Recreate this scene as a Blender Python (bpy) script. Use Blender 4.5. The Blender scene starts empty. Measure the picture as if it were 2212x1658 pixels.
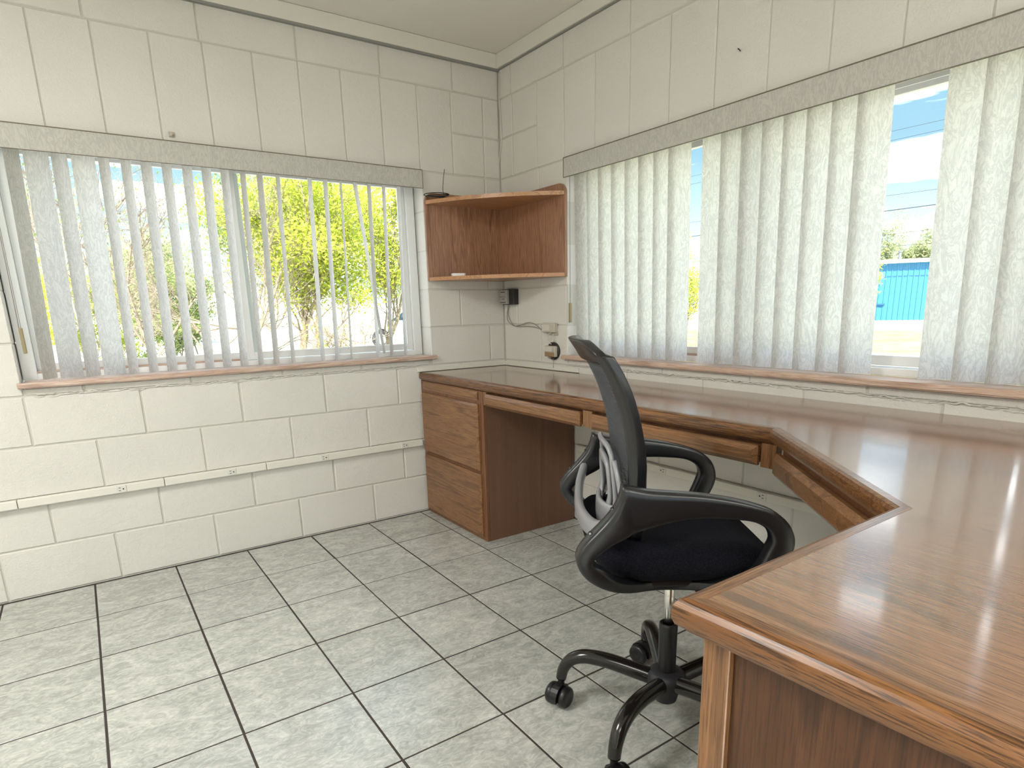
import bpy, bmesh, math, random
from mathutils import Vector, Matrix, noise
random.seed(7)
S = bpy.context.scene
COL = S.collection
W, H = 2212, 1658

# ------------------------------------------------------------------ camera
FPX, YAW, PITCH, ROLL = 1337.27, 0.610, -0.245, -0.022
CAM = Vector((-2.124, -3.206, 1.161)); PX, PY = 24.77, 167.54
fwd = Vector((math.sin(YAW)*math.cos(PITCH), math.cos(YAW)*math.cos(PITCH), math.sin(PITCH)))
rt = fwd.cross(Vector((0, 0, 1))).normalized(); up = rt.cross(fwd)
rt2 = rt*math.cos(ROLL)+up*math.sin(ROLL); up2 = -rt*math.sin(ROLL)+up*math.cos(ROLL)
cd = bpy.data.cameras.new('camera'); cam = bpy.data.objects.new('camera', cd); COL.objects.link(cam)
cd.sensor_fit = 'HORIZONTAL'; cd.sensor_width = 36; cd.lens = FPX*36/W
cd.shift_x = -PX/W; cd.shift_y = PY/W; cd.clip_start = .02; cd.clip_end = 500
m3 = Matrix((rt2, up2, -fwd)).transposed()
cam.matrix_world = Matrix.Translation(CAM) @ m3.to_4x4()
S.camera = cam

# ------------------------------------------------------------------ world, sun, exposure
S.view_settings.view_transform = 'Standard'; S.view_settings.look = 'None'
S.view_settings.gamma = 1; S.view_settings.use_curve_mapping = False
S.view_settings.exposure = 0.24
SKY = 4.2; SUN = 13.0; FILL_GAIN = 1.0
wd = bpy.data.worlds.new('sky'); S.world = wd; wd.use_nodes = True
nt = wd.node_tree; nt.nodes.clear()
def N(t, ty, **k):
    n = t.nodes.new(ty)
    for a, b in k.items(): setattr(n, a, b)
    return n
tc = N(nt, 'ShaderNodeTexCoord'); sep = N(nt, 'ShaderNodeSeparateXYZ'); nt.links.new(tc.outputs['Generated'], sep.inputs[0])
ramp = N(nt, 'ShaderNodeValToRGB'); nt.links.new(sep.outputs[2], ramp.inputs[0])
e = ramp.color_ramp.elements
e[0].position = 0.0; e[0].color = (.32, .40, .46, 1); e[1].position = 1; e[1].color = (.06, .14, .36, 1)
x = e.new(.2); x.color = (.095, .165, .21, 1); x = e.new(.45); x.color = (.075, .145, .21, 1)
mp = N(nt, 'ShaderNodeMapping'); mp.inputs['Scale'].default_value = (1.2, 1.2, 9); mp.inputs['Location'].default_value = (.3, .1, .18)
nt.links.new(tc.outputs['Generated'], mp.inputs[0])
nz = N(nt, 'ShaderNodeTexNoise'); nz.inputs['Scale'].default_value = 2.2; nz.inputs['Detail'].default_value = 5
nt.links.new(mp.outputs[0], nz.inputs['Vector'])
cr = N(nt, 'ShaderNodeValToRGB'); cr.color_ramp.elements[0].position = .50; cr.color_ramp.elements[1].position = .62
nt.links.new(nz.outputs[0], cr.inputs[0])
mx = N(nt, 'ShaderNodeMixRGB'); mx.inputs[2].default_value = (1.15, 1.15, 1.15, 1)
nt.links.new(cr.outputs[0], mx.inputs[0]); nt.links.new(ramp.outputs[0], mx.inputs[1])
bg = N(nt, 'ShaderNodeBackground'); bg.inputs[1].default_value = SKY; nt.links.new(mx.outputs[0], bg.inputs[0])
wo = N(nt, 'ShaderNodeOutputWorld'); nt.links.new(bg.outputs[0], wo.inputs[0])
sl = bpy.data.lights.new('sun', 'SUN'); sl.energy = SUN; sl.angle = .009; sl.color = (1, .95, .86)
so = bpy.data.objects.new('sun', sl); COL.objects.link(so)
so.rotation_euler = Vector((.45, .72, -.68)).to_track_quat('-Z', 'Y').to_euler()
# daylight-coloured fill lights added out of view (their housings are built with the ceiling)
FILL_LAMPS = [(-3.4, -1.7, 62), (-2.9, -4.2, 26), (-1.0, -4.4, 26)]
for lx, ly, lw in FILL_LAMPS:
    l = bpy.data.lights.new('panel_light', 'AREA'); l.shape = 'RECTANGLE'; l.size = 1.2; l.size_y = .6
    l.energy = lw*FILL_GAIN; l.color = (1, .985, .955)
    o = bpy.data.objects.new('panel_light', l); COL.objects.link(o); o.location = (lx, ly, 2.452)

# ------------------------------------------------------------------ materials
MATS = {}
def mat(name, col=(.5, .5, .5), rough=.5, metal=0, spec=.5, **k):
    if name in MATS: return MATS[name]
    m = bpy.data.materials.new(name); m.use_nodes = True
    b = m.node_tree.nodes['Principled BSDF']
    b.inputs['Base Color'].default_value = (*col, 1); b.inputs['Roughness'].default_value = rough
    b.inputs['Metallic'].default_value = metal; b.inputs['Specular IOR Level'].default_value = spec
    for a, v in k.items(): b.inputs[a.replace('_', ' ')].default_value = v
    MATS[name] = m; return m
def nodes(m): t = m.node_tree; return t, t.nodes['Principled BSDF']
def coords(t, scale=(1, 1, 1), rnd=0, loc=(0, 0, 0), rot=(0, 0, 0)):
    tc = N(t, 'ShaderNodeTexCoord'); mp = N(t, 'ShaderNodeMapping')
    mp.inputs['Scale'].default_value = scale; mp.inputs['Location'].default_value = loc; mp.inputs['Rotation'].default_value = rot
    src = tc.outputs['Object']
    if rnd:
        oi = N(t, 'ShaderNodeObjectInfo'); mu = N(t, 'ShaderNodeMath', operation='MULTIPLY'); mu.inputs[1].default_value = rnd
        t.links.new(oi.outputs['Random'], mu.inputs[0])
        ad = N(t, 'ShaderNodeVectorMath', operation='ADD'); t.links.new(src, ad.inputs[0]); t.links.new(mu.outputs[0], ad.inputs[1]); src = ad.outputs[0]
    t.links.new(src, mp.inputs[0]); return mp.outputs[0]
def tnoise(t, vec, scale, detail=4, dist=0, rough=.5):
    n = N(t, 'ShaderNodeTexNoise'); n.inputs['Scale'].default_value = scale; n.inputs['Detail'].default_value = detail
    n.inputs['Distortion'].default_value = dist; n.inputs['Roughness'].default_value = rough
    t.links.new(vec, n.inputs['Vector']); return n.outputs[0]
def tramp(t, fac, stops):
    r = N(t, 'ShaderNodeValToRGB'); t.links.new(fac, r.inputs[0]); el = r.color_ramp.elements
    while len(el) > len(stops): el.remove(el[-1])
    while len(el) < len(stops): el.new(.5)
    for e_, (p, c) in zip(el, stops): e_.position = p; e_.color = (*c, 1) if len(c) == 3 else c
    return r.outputs[0]
def tmix(t, fac, a, b, mode='MIX'):
    n = N(t, 'ShaderNodeMixRGB', blend_type=mode)
    for i, v in ((0, fac), (1, a), (2, b)):
        if isinstance(v, (int, float)): n.inputs[i].default_value = v
        elif isinstance(v, tuple): n.inputs[i].default_value = (*v, 1)
        else: t.links.new(v, n.inputs[i])
    return n.outputs[0]
def bump(t, b, h, strength=.3, dist=.002):
    n = N(t, 'ShaderNodeBump'); n.inputs['Strength'].default_value = strength; n.inputs['Distance'].default_value = dist
    t.links.new(h, n.inputs['Height']); t.links.new(n.outputs[0], b.inputs['Normal'])
g3 = lambda v: (v, v, v)

def wall_paint(name, c, rnd=5):
    m = mat(name, c, .62, spec=.3); t, b = nodes(m)
    v = coords(t, rnd=rnd); big = tnoise(t, v, 3, 3)
    col = tmix(t, big, tuple(x*.93 for x in c), tuple(min(1, x*1.05) for x in c)); t.links.new(col, b.inputs['Base Color'])
    f = tnoise(t, v, 140, 5, rough=.65); c2 = tnoise(t, v, 26, 3)
    h = tmix(t, .45, f, c2); bump(t, b, h, .8, .006); return m
M_wall = wall_paint('cream_block_paint', (.70, .68, .625))
M_wall2 = wall_paint('cream_mortar_paint', (.60, .59, .52), 0)
M_trimw = mat('cream_trim_paint', (.72, .70, .62), .45)
M_ceil = mat('ceiling_paint', (.80, .765, .70), .8, spec=.1)
t, b = nodes(M_ceil); v = coords(t); bump(t, b, tnoise(t, v, 220, 3), .5, .003)
M_grout = mat('dark_grout', (.06, .05, .045), .9, spec=.1)

M_tile = mat('marbled_tile', (.5, .5, .46), .22, spec=.5); t, b = nodes(M_tile)
v = coords(t, (1, 1.6, 1), rnd=9, rot=(0, 0, .5)); a1 = tnoise(t, v, 7, 6, 1.8, .6); a2 = tnoise(t, v, 22, 5, 2.5, .62); a3 = tnoise(t, v, 2.5, 2)
c = tramp(t, a1, [(.3, (.25, .265, .235)), (.48, (.40, .415, .375)), (.62, (.60, .61, .56))])
c2 = tramp(t, a2, [(.3, (.22, .235, .21)), (.48, (.40, .41, .375)), (.62, (.66, .66, .61))])
c = tmix(t, .5, c, c2); c = tmix(t, .25, c, tramp(t, a3, [(.3, (.34, .35, .325)), (.7, (.46, .47, .44))]))
oi = N(t, 'ShaderNodeObjectInfo'); br = tramp(t, oi.outputs['Random'], [(0, g3(.94)), (1, g3(1.04))])
c = tmix(t, 1.0, c, br, 'MULTIPLY'); t.links.new(c, b.inputs['Base Color'])
rr = tramp(t, a2, [(.3, g3(.24)), (.7, g3(.15))]); t.links.new(rr, b.inputs['Roughness']); bump(t, b, a2, .12, .001)

def wood(name, axis, dark, mid, light, rough=.35, rnd=3, ring=1.0, coat=0, pore=.5, scale=1.0):
    m = mat(name, mid, rough, spec=.45); t, b = nodes(m)
    k = [22*scale]*3; k[axis] = 1.1*scale
    v = coords(t, tuple(k), rnd=rnd)
    n1 = tnoise(t, v, 1.0, 4, .6)
    wv = N(t, 'ShaderNodeTexNoise'); wv.inputs['Scale'].default_value = .55; wv.inputs['Detail'].default_value = 2; t.links.new(v, wv.inputs['Vector'])
    mu = N(t, 'ShaderNodeMath', operation='MULTIPLY'); mu.inputs[1].default_value = 30*ring; t.links.new(wv.outputs[0], mu.inputs[0])
    sn = N(t, 'ShaderNodeMath', operation='SINE'); t.links.new(mu.outputs[0], sn.inputs[0])
    ringc = tramp(t, sn.outputs[0], [(0, mid), (.55, light), (.85, mid), (1, dark)])
    base = tramp(t, n1, [(.3, mid), (.55, light), (.75, mid)])
    c = tmix(t, .5, base, ringc)
    k2 = [420*scale]*3; k2[axis] = 14*scale
    v2 = coords(t, tuple(k2), rnd=rnd); p = tnoise(t, v2, 1, 3, 0, .6)
    pm = tramp(t, p, [(.40, g3(0)), (.52, g3(1))])
    c = tmix(t, pm, tmix(t, pore, c, dark), c); t.links.new(c, b.inputs['Base Color'])
    bump(t, b, p, .12, .001)
    if coat: b.inputs['Coat Weight'].default_value = coat; b.inputs['Coat Roughness'].default_value = .16
    return m
OD, OM, OL = (.06, .023, .009), (.205, .092, .034), (.30, .148, .06)
M_oak = [wood('oak_grain_%s' % 'xyz'[i], i, OD, OM, OL, .38, coat=.25) for i in range(3)]
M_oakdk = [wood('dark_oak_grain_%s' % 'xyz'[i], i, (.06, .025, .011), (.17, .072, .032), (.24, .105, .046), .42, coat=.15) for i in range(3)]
M_nose = [wood('dark_nosing_oak_%s' % 'xyz'[i], i, (.022, .008, .003), (.15, .060, .018), (.26, .115, .038), .32, coat=.35, ring=1.3, pore=.75) for i in range(3)]
M_panel = wood('plain_oak_panel', 2, (.09, .04, .022), (.15, .075, .044), (.18, .09, .053), .45, ring=.2, pore=.2, scale=1.6)
M_shelf = wood('shelf_oak', 2, (.11, .046, .022), (.31, .15, .08), (.42, .225, .13), .38, ring=1.6, coat=.15)
M_shelfy = wood('shelf_oak_edge', 0, (.25, .11, .05), (.46, .23, .10), (.55, .30, .145), .35, coat=.2)
M_sill = wood('sill_wood', 0, (.26, .14, .09), (.52, .36, .27), (.68, .53, .43), .4, coat=.3)
M_silly = wood('sill_wood_long', 1, (.26, .14, .09), (.52, .36, .27), (.68, .53, .43), .4, coat=.3)
# lacquered, worn desktop: grain along y
M_top = wood('worn_lacquered_desktop', 1, (.045, .019, .009), (.20, .092, .040), (.275, .135, .062), .27, coat=.9, ring=.35, pore=.55, rnd=0)
t, b = nodes(M_top); b.inputs['Coat IOR'].default_value = 1.5
v = coords(t, (1, .55, 1)); w1 = tnoise(t, v, 3.2, 5, .5, .7)
wm = tramp(t, w1, [(.60, g3(0)), (.68, g3(1))]); old = b.inputs['Base Color'].links[0].from_socket
v2 = coords(t, (160, 8, 160)); w2 = tnoise(t, v2, 1, 3); wm2 = tramp(t, w2, [(.45, g3(0)), (.55, g3(1))])
wmm = tmix(t, 1.0, wm, wm2, 'MULTIPLY')
t.links.new(tmix(t, wmm, old, (.075, .04, .022)), b.inputs['Base Color'])
vs = coords(t, (1, 1, 1)); sc = tnoise(t, vs, 9, 6, 3.5, .8); scr = tramp(t, sc, [(.495, g3(.09)), (.5, g3(.25)), (.505, g3(.09))])
rn = tnoise(t, v, 2.0, 4); rr = tramp(t, rn, [(.35, g3(.07)), (.7, g3(.17))])
t.links.new(tmix(t, .4, rr, scr), b.inputs['Coat Roughness'])

# blind fabric
def blind_mat(name, base, vein, trans):
    m = mat(name, base, .75, spec=.2); t, b = nodes(m)
    v = coords(t, (1, 1, 1), rnd=4); v2 = coords(t, (1.8, 1.8, .55), rnd=6, rot=(.5, .4, 0))
    a = tnoise(t, v, 9, 5, 4.5, .6); f = tnoise(t, v2, 22, 5, 2.2, .6)
    c = tmix(t, tramp(t, a, [(.32, g3(.5)), (.46, g3(.1)), (.50, g3(.55)), (.54, g3(.1)), (.68, g3(.6))]), base, vein)
    c = tmix(t, tramp(t, f, [(.42, g3(0)), (.5, g3(.45)), (.58, g3(0))]), c, tuple(x*.7 for x in vein)); t.links.new(c, b.inputs['Base Color'])
    if trans:
        tr = N(t, 'ShaderNodeBsdfTranslucent'); t.links.new(c, tr.inputs[0]); ms = N(t, 'ShaderNodeMixShader'); ms.inputs[0].default_value = trans
        t.links.new(b.outputs[0], ms.inputs[1]); t.links.new(tr.outputs[0], ms.inputs[2]); t.links.new(ms.outputs[0], t.nodes['Material Output'].inputs[0])
    return m
M_vane = blind_mat('marbled_vane', (.72, .70, .66), (.58, .57, .54), .78)
M_val = blind_mat('marbled_valance', (.54, .53, .475), (.46, .455, .42), 0)
M_valedge = mat('valance_edge_clip', (.17, .14, .10), .5)
M_vinyl = mat('white_vinyl_frame', (.86, .87, .86), .35)
M_alu = mat('pale_metal_track', (.6, .62, .6), .35, .3)
M_glass = bpy.data.materials.new('window_glass'); M_glass.use_nodes = True; t = M_glass.node_tree; t.nodes.clear()
tr = N(t, 'ShaderNodeBsdfTransparent'); tr.inputs[0].default_value = (.97, .985, .98, 1); gl = N(t, 'ShaderNodeBsdfGlossy'); gl.inputs['Roughness'].default_value = .01
fr = N(t, 'ShaderNodeFresnel'); ms = N(t, 'ShaderNodeMixShader'); ge = N(t, 'ShaderNodeNewGeometry'); iv = N(t, 'ShaderNodeMath', operation='SUBTRACT'); iv.inputs[0].default_value = 1; t.links.new(ge.outputs['Backfacing'], iv.inputs[1])
mf = N(t, 'ShaderNodeMath', operation='MULTIPLY'); t.links.new(fr.outputs[0], mf.inputs[0]); t.links.new(iv.outputs[0], mf.inputs[1]); t.links.new(mf.outputs[0], ms.inputs[0]); t.links.new(tr.outputs[0], ms.inputs[1]); t.links.new(gl.outputs[0], ms.inputs[2])
ou = N(t, 'ShaderNodeOutputMaterial'); t.links.new(ms.outputs[0], ou.inputs[0])
M_pvc = mat('ivory_plastic', (.68, .67, .61), .4); M_black = mat('black_plastic', (.007, .007, .008), .34, spec=.5)
M_slot = mat('dark_slot', (.02, .02, .02), .6)
M_fabric = mat('black_seat_fabric', (.008, .009, .013), .9, spec=.12); t, b = nodes(M_fabric)
v = coords(t, (1, 1, 1)); wvv = N(t, 'ShaderNodeTexVoronoi'); wvv.inputs['Scale'].default_value = 300; t.links.new(v, wvv.inputs[0]); bump(t, b, wvv.outputs[0], .6, .002)
t.links.new(tramp(t, wvv.outputs[0], [(0, (.014, .015, .021)), (.6, (.005, .0055, .009))]), b.inputs['Base Color'])
M_plas = mat('satin_black_arm_plastic', (.008, .0085, .010), .30, spec=.6)
M_grey = mat('satin_grey_lumbar_plastic', (.26, .265, .28), .25, spec=.8)
M_legs = mat('glossy_black_steel', (.010, .009, .008), .16, spec=.6)
M_chrome = mat('chrome', (.72, .70, .66), .18, 1)
M_mesh = bpy.data.materials.new('back_mesh_fabric'); M_mesh.use_nodes = True; t = M_mesh.node_tree; b = t.nodes['Principled BSDF']
b.inputs['Base Color'].default_value = (.07, .074, .084, 1); b.inputs['Roughness'].default_value = .7
v = coords(t, (1, 1, 1)); wa = N(t, 'ShaderNodeTexWave', wave_type='BANDS', bands_direction='Z'); wa.inputs['Scale'].default_value = 75; t.links.new(v, wa.inputs[0])
trn = N(t, 'ShaderNodeBsdfTransparent'); ms = N(t, 'ShaderNodeMixShader'); f_ = tramp(t, wa.outputs[0], [(.2, g3(.05)), (.8, g3(.5))]); t.links.new(f_, ms.inputs[0])
t.links.new(b.outputs[0], ms.inputs[1]); t.links.new(trn.outputs[0], ms.inputs[2]); t.links.new(ms.outputs[0], t.nodes['Material Output'].inputs[0])
M_diff = mat('panel_diffuser', (.8, .8, .78), .5)

# ------------------------------------------------------------------ helpers
def link(o, parent=None):
    COL.objects.link(o)
    if parent is not None: o.parent = parent; o.matrix_parent_inverse = parent.matrix_world.inverted() if False else Matrix()
    return o
def obj(name, bm, m, parent=None, loc=None, smooth=False, kind=None, label=None):
    """geometry in bm is in the parent's local space (or world space when loc is None and no parent)"""
    me = bpy.data.meshes.new(name); bmesh.ops.recalc_face_normals(bm, faces=bm.faces[:]); bm.to_mesh(me); bm.free()
    me.materials.append(m)
    if smooth:
        for p in me.polygons: p.use_smooth = True
    o = bpy.data.objects.new(name, me); link(o, parent)
    if loc is not None: o.location = loc
    if kind: o['kind'] = kind
    if label: o['label'] = label
    return o
def recenter(o):
    """put the origin of a top-level mesh at its own base centre"""
    vs = [v.co for v in o.data.vertices]; c = Vector(((min(v.x for v in vs)+max(v.x for v in vs))/2, (min(v.y for v in vs)+max(v.y for v in vs))/2, min(v.z for v in vs)))
    o.data.transform(Matrix.Translation(-c)); o.location = c; return o
def thing(name, label, cat, loc=(0, 0, 0), rz=0, group=None):
    o = bpy.data.objects.new(name, None); COL.objects.link(o); o.location = loc; o.rotation_euler = (0, 0, rz)
    o.empty_display_size = .1; o['label'] = label; o['category'] = cat
    if group: o['group'] = group
    return o
def tag(o, label, cat, group=None):
    o['label'] = label; o['category'] = cat
    if group: o['group'] = group
    return recenter(o)
def structure(name, loc=(0, 0, 0)):
    o = bpy.data.objects.new(name, None); COL.objects.link(o); o.location = loc; o['kind'] = 'structure'; return o
def box(bm, x0, x1, y0, y1, z0, z1, bev=0, seg=2):
    r = bmesh.ops.create_cube(bm, size=1); vs = r['verts']
    for v in vs:
        v.co = Vector(((x0+x1)/2+v.co.x*(x1-x0), (y0+y1)/2+v.co.y*(y1-y0), (z0+z1)/2+v.co.z*(z1-z0)))
    if bev:
        es = list({e for v in vs for e in v.link_edges})
        bmesh.ops.bevel(bm, geom=es, offset=bev, segments=seg, affect='EDGES', profile=.5)
    return bm
def B(*a, **k): return box(bmesh.new(), *a, **k)
def tube(bm, pts, rad, seg=8, cap=True):
    pts = [Vector(p) for p in pts]; n = len(pts); rings = []
    rads = rad if isinstance(rad, (list, tuple)) else [rad]*n
    prev = None
    for i, p in enumerate(pts):
        d = (pts[min(i+1, n-1)]-pts[max(i-1, 0)]).normalized()
        if prev is None:
            a = d.cross(Vector((0, 0, 1))); a = a if a.length > .1 else d.cross(Vector((0, 1, 0))); a.normalize()
        else:
            a = prev-d*prev.dot(d); a.normalize()
        prev = a; b_ = d.cross(a)
        rings.append([bm.verts.new(p+(a*math.cos(2*math.pi*k/seg)+b_*math.sin(2*math.pi*k/seg))*rads[i]) for k in range(seg)])
    for r0, r1 in zip(rings, rings[1:]):
        for k in range(seg): bm.faces.new((r0[k], r0[(k+1) % seg], r1[(k+1) % seg], r1[k]))
    if cap: bm.faces.new(rings[0][::-1]); bm.faces.new(rings[-1])
    return bm
def spline(pts, n=6):
    """Catmull-Rom through tuples of any length"""
    out = []; L = len(pts)
    for i in range(L-1):
        p0, p1, p2, p3 = pts[max(i-1, 0)], pts[i], pts[i+1], pts[min(i+2, L-1)]
        for k in range(n):
            u = k/n
            out.append(tuple(.5*((2*b)+(-a+c)*u+(2*a-5*b+4*c-d)*u*u+(-a+3*b-3*c+d)*u**3) for a, b, c, d in zip(p0, p1, p2, p3)))
    out.append(tuple(pts[-1])); return out
def sweep(bm, pts, nrm, seg=12, pw=3.2):
    """pts: (x,y,z,hw,ht); section is a superellipse: hw across the path in plane, ht along nrm"""
    P = [Vector(p[:3]) for p in pts]; n = len(P); rings = []
    for i, p in enumerate(P):
        d = (P[min(i+1, n-1)]-P[max(i-1, 0)]).normalized(); nn = Vector(nrm(i) if callable(nrm) else nrm)
        nn = (nn-d*nn.dot(d)).normalized(); a = d.cross(nn).normalized(); ring = []
        for k in range(seg):
            t_ = 2*math.pi*(k+.5)/seg; c_, s_ = math.cos(t_), math.sin(t_)
            ring.append(bm.verts.new(p+a*pts[i][3]*math.copysign(abs(c_)**(2/pw), c_)+nn*pts[i][4]*math.copysign(abs(s_)**(2/pw), s_)))
        rings.append(ring)
    for r0, r1 in zip(rings, rings[1:]):
        for k in range(seg): bm.faces.new((r0[k], r0[(k+1) % seg], r1[(k+1) % seg], r1[k]))
    bm.faces.new(rings[0][::-1]); bm.faces.new(rings[-1]); return bm
def lathe(bm, prof, c=(0, 0, 0), seg=24, M=None):
    rings = []
    for r, z in prof:
        ring = []
        for k in range(seg):
            a = 2*math.pi*k/seg; v = Vector((r*math.cos(a), r*math.sin(a), z))
            if M is not None: v = M @ v
            ring.append(bm.verts.new(v+Vector(c)))
        rings.append(ring)
    for r0, r1 in zip(rings, rings[1:]):
        for k in range(seg): bm.faces.new((r0[k], r0[(k+1) % seg], r1[(k+1) % seg], r1[k]))
    bm.faces.new(rings[0][::-1]); bm.faces.new(rings[-1]); return bm
def prism(bm, poly, z0, z1):
    a = [bm.verts.new((x, y, z0)) for x, y in poly]; b_ = [bm.verts.new((x, y, z1)) for x, y in poly]
    bm.faces.new(a[::-1]); bm.faces.new(b_); n = len(poly)
    for i in range(n): bm.faces.new((a[i], a[(i+1) % n], b_[(i+1) % n], b_[i]))
    return bm
def pxray(u, v):
    return fwd+rt2*((u-W/2-PX)/FPX)-up2*((v-H/2-PY)/FPX)
def at(u, v, ax, val):
    d = pxray(u, v); return CAM+d*((val-CAM[ax])/d[ax])

# ------------------------------------------------------------------ room shell
WT = .20                    # wall thickness
ZC = 2.50                   # ceiling height
XL, YN = -4.5, -5.6         # far extents behind the camera
fl = obj('floor', B(XL-WT, WT, YN-WT, WT, -.12, -.0014), M_grout, kind='structure')
ceil = obj('ceiling', B(XL-WT, WT, YN-WT, WT, ZC, ZC+.15), M_ceil, kind='structure')
# floor tiles
TX, TS, TY0, TYS = -.635, .3201, -.384, .3688
xs = [0.0]; k = 1
xs = [0.0, TX+TS]+[TX-TS*i for i in range(0, 13)]
ys = [-.006]+[TY0-TYS*i for i in range(0, 15)]
xs[1] = TX+TS; xs.sort(reverse=True)
tile_cache = {}
def tile_mesh(w, d):
    key = (round(w, 3), round(d, 3))
    if key not in tile_cache:
        bm = bmesh.new(); g = .0034; e_ = .0010
        lo = [(-w/2+g, -d/2+g), (w/2-g, -d/2+g), (w/2-g, d/2-g), (-w/2+g, d/2-g)]; hi = [(x+(e_ if x < 0 else -e_), y+(e_ if y < 0 else -e_)) for x, y in lo]
        r0 = [bm.verts.new((x, y, -.008)) for x, y in lo]; r1 = [bm.verts.new((x, y, -.0008)) for x, y in lo]; r2 = [bm.verts.new((x, y, 0)) for x, y in hi]
        bm.faces.new(r2)
        for a, b_ in ((r0, r1), (r1, r2)):
            for i in range(4): bm.faces.new((a[i], a[(i+1) % 4], b_[(i+1) % 4], b_[i]))
        me = bpy.data.meshes.new('tile'); bm.to_mesh(me); bm.free(); me.materials.append(M_tile); tile_cache[key] = me
    return tile_cache[key]
for x1, x0 in zip(xs, xs[1:]):
    for y1, y0 in zip(ys, ys[1:]):
        o = bpy.data.objects.new('tile', tile_mesh(x1-x0, y1-y0)); link(o, fl)
        o.location = ((x0+x1)/2+random.uniform(-.0008, .0008), (y0+y1)/2+random.uniform(-.0008, .0008), random.uniform(-.0003, .0003))

# walls: mortar core with proud blocks, openings for the windows
ZS = [0.003, .217, .431, .645, .850, 1.06, 1.265, 1.468, 1.67, 1.87, 2.078, 2.281, 2.498]
OA = (-2.338, -.505, .885, 1.87)      # left-wall opening  x0 x1 z0 z1
OB = (-2.665, -.603, .885, 1.87)      # right-wall opening y0 y1 z0 z1
def core(bm, axis, a0, a1, op):
    def bb(p0, p1, z0, z1):
        if axis == 'x': box(bm, p0, p1, .0045, WT-.004, z0, z1)
        else: box(bm, .0045, WT-.004, p0, p1, z0, z1)
    e_ = .0055
    bb(a0, op[0]-e_, 0, ZC); bb(op[1]+e_, a1, 0, ZC); bb(op[0]-e_, op[1]+e_, 0, op[2]-e_); bb(op[0]-e_, op[1]+e_, op[3]+e_, ZC)
    return bm
wl = obj('wall_left', core(bmesh.new(), 'x', XL, WT-.004, OA), M_wall2, kind='structure')
wr = obj('wall_right', core(bmesh.new(), 'y', YN, .0045, OB), M_wall2, kind='structure')
blk_cache = {}
def block_mesh(w, h, axis, g):
    key = (round(w, 3), round(h, 3), axis, round(g, 4))
    if key not in blk_cache:
        bm = bmesh.new(); e_ = .0035; D = WT
        def P(a, dpt, z): return (a, dpt, z) if axis == 'x' else (dpt, a, z)
        c0 = [(-w/2+g, -h/2+g), (w/2-g, -h/2+g), (w/2-g, h/2-g), (-w/2+g, h/2-g)]
        c1 = [(a+(e_ if a < 0 else -e_), z+(e_ if z < 0 else -e_)) for a, z in c0]
        f = [bm.verts.new(P(a, 0, z)) for a, z in c1]; m_ = [bm.verts.new(P(a, .0035, z)) for a, z in c0]; bk = [bm.verts.new(P(a, D, z)) for a, z in c0]
        bm.faces.new(f); bm.faces.new(bk[::-1])
        for a, b_ in ((f, m_), (m_, bk)):
            for i in range(4): bm.faces.new((a[i], b_[i], b_[(i+1) % 4], a[(i+1) % 4]))
        bmesh.ops.recalc_face_normals(bm, faces=bm.faces[:])
        me = bpy.data.meshes.new('block'); bm.to_mesh(me); bm.free(); me.materials.append(M_wall); blk_cache[key] = me
    return blk_cache[key]
def add_block(par, axis, a0, a1, z0, z1, g):
    if a1-a0 < .02 or z1-z0 < .02: return
    o = bpy.data.objects.new('block', block_mesh(a1-a0, z1-z0, axis, g)); link(o, par)
    d = random.uniform(-.0007, .0007)
    o.location = ((a0+a1)/2, d, (z0+z1)/2) if axis == 'x' else (d, (a0+a1)/2, (z0+z1)/2)
def lay(par, axis, amin, amax, op, joints):
    """joints(course) -> sorted list of joint positions; returns blocks clipped by the opening"""
    c = 0
    while c < 12:
        z0, z1 = ZS[c], ZS[c+1]; sold = False
        if c == 9: pass
        js = [j for j in joints(c) if amin < j < amax]
        ed = sorted([amin]+js+[amax])
        for a0, a1 in zip(ed, ed[1:]):
            zz1 = z1; g = random.choice([.0028, .0033, .004])
            if c == 9 and tall(axis, a0, a1): zz1 = ZS[11]; g = .0022
            if c == 10 and tall(axis, a0, a1): continue
            # clip with opening
            o0, o1, oz0, oz1 = op
            if a1 <= o0+.001 or a0 >= o1-.001 or z1 <= oz0 or z0 >= oz1: add_block(par, axis, a0, a1, z0, zz1, g)
            else:
                if a0 < o0: add_block(par, axis, a0, o0, z0, zz1, g)
                if a1 > o1: add_block(par, axis, o1, a1, z0, zz1, g)
                if z0 < oz0: add_block(par, axis, max(a0, o0), min(a1, o1), z0, oz0, g)
        c += 1
def tall(axis, a0, a1):
    return (a0 > -2.95 and a1 < -.29) if axis == 'x' else (a0 > -3.1 and a1 < -.34)
def jA(c):
    if c in (9, 10):
        return [-.306-.199*i for i in range(0, 12)]+[-.106]+[-2.7-.4064*i for i in range(6)]
    off = .712 if c % 2 else .908
    if c == 8 or c == 7 or c == 5: pass
    par = {0: .908, 1: .712, 2: .908, 3: .718, 4: .512, 5: .706, 6: .512, 7: .306, 8: .512, 11: .290}[c]
    b0 = par % .4064
    l = [-b0-.4064*i for i in range(0, 12)]
    if c == 8: l.append(-.106)
    return sorted(set(round(q, 4) for q in l if q < -.05))
def jB(c):
    if c in (9, 10): return [-.129, -.354]+[-.579-.227*i for i in range(0, 12)]
    l = [(-.14 if c % 2 else -.365)-.4535*i for i in range(0, 13)]
    if c == 11: l = [-.12-.4535*i for i in range(13)]
    return sorted(l)
lay(wl, 'x', XL, -.001, OA, jA)
lay(wr, 'y', YN, -.001, OB, jB)
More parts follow.
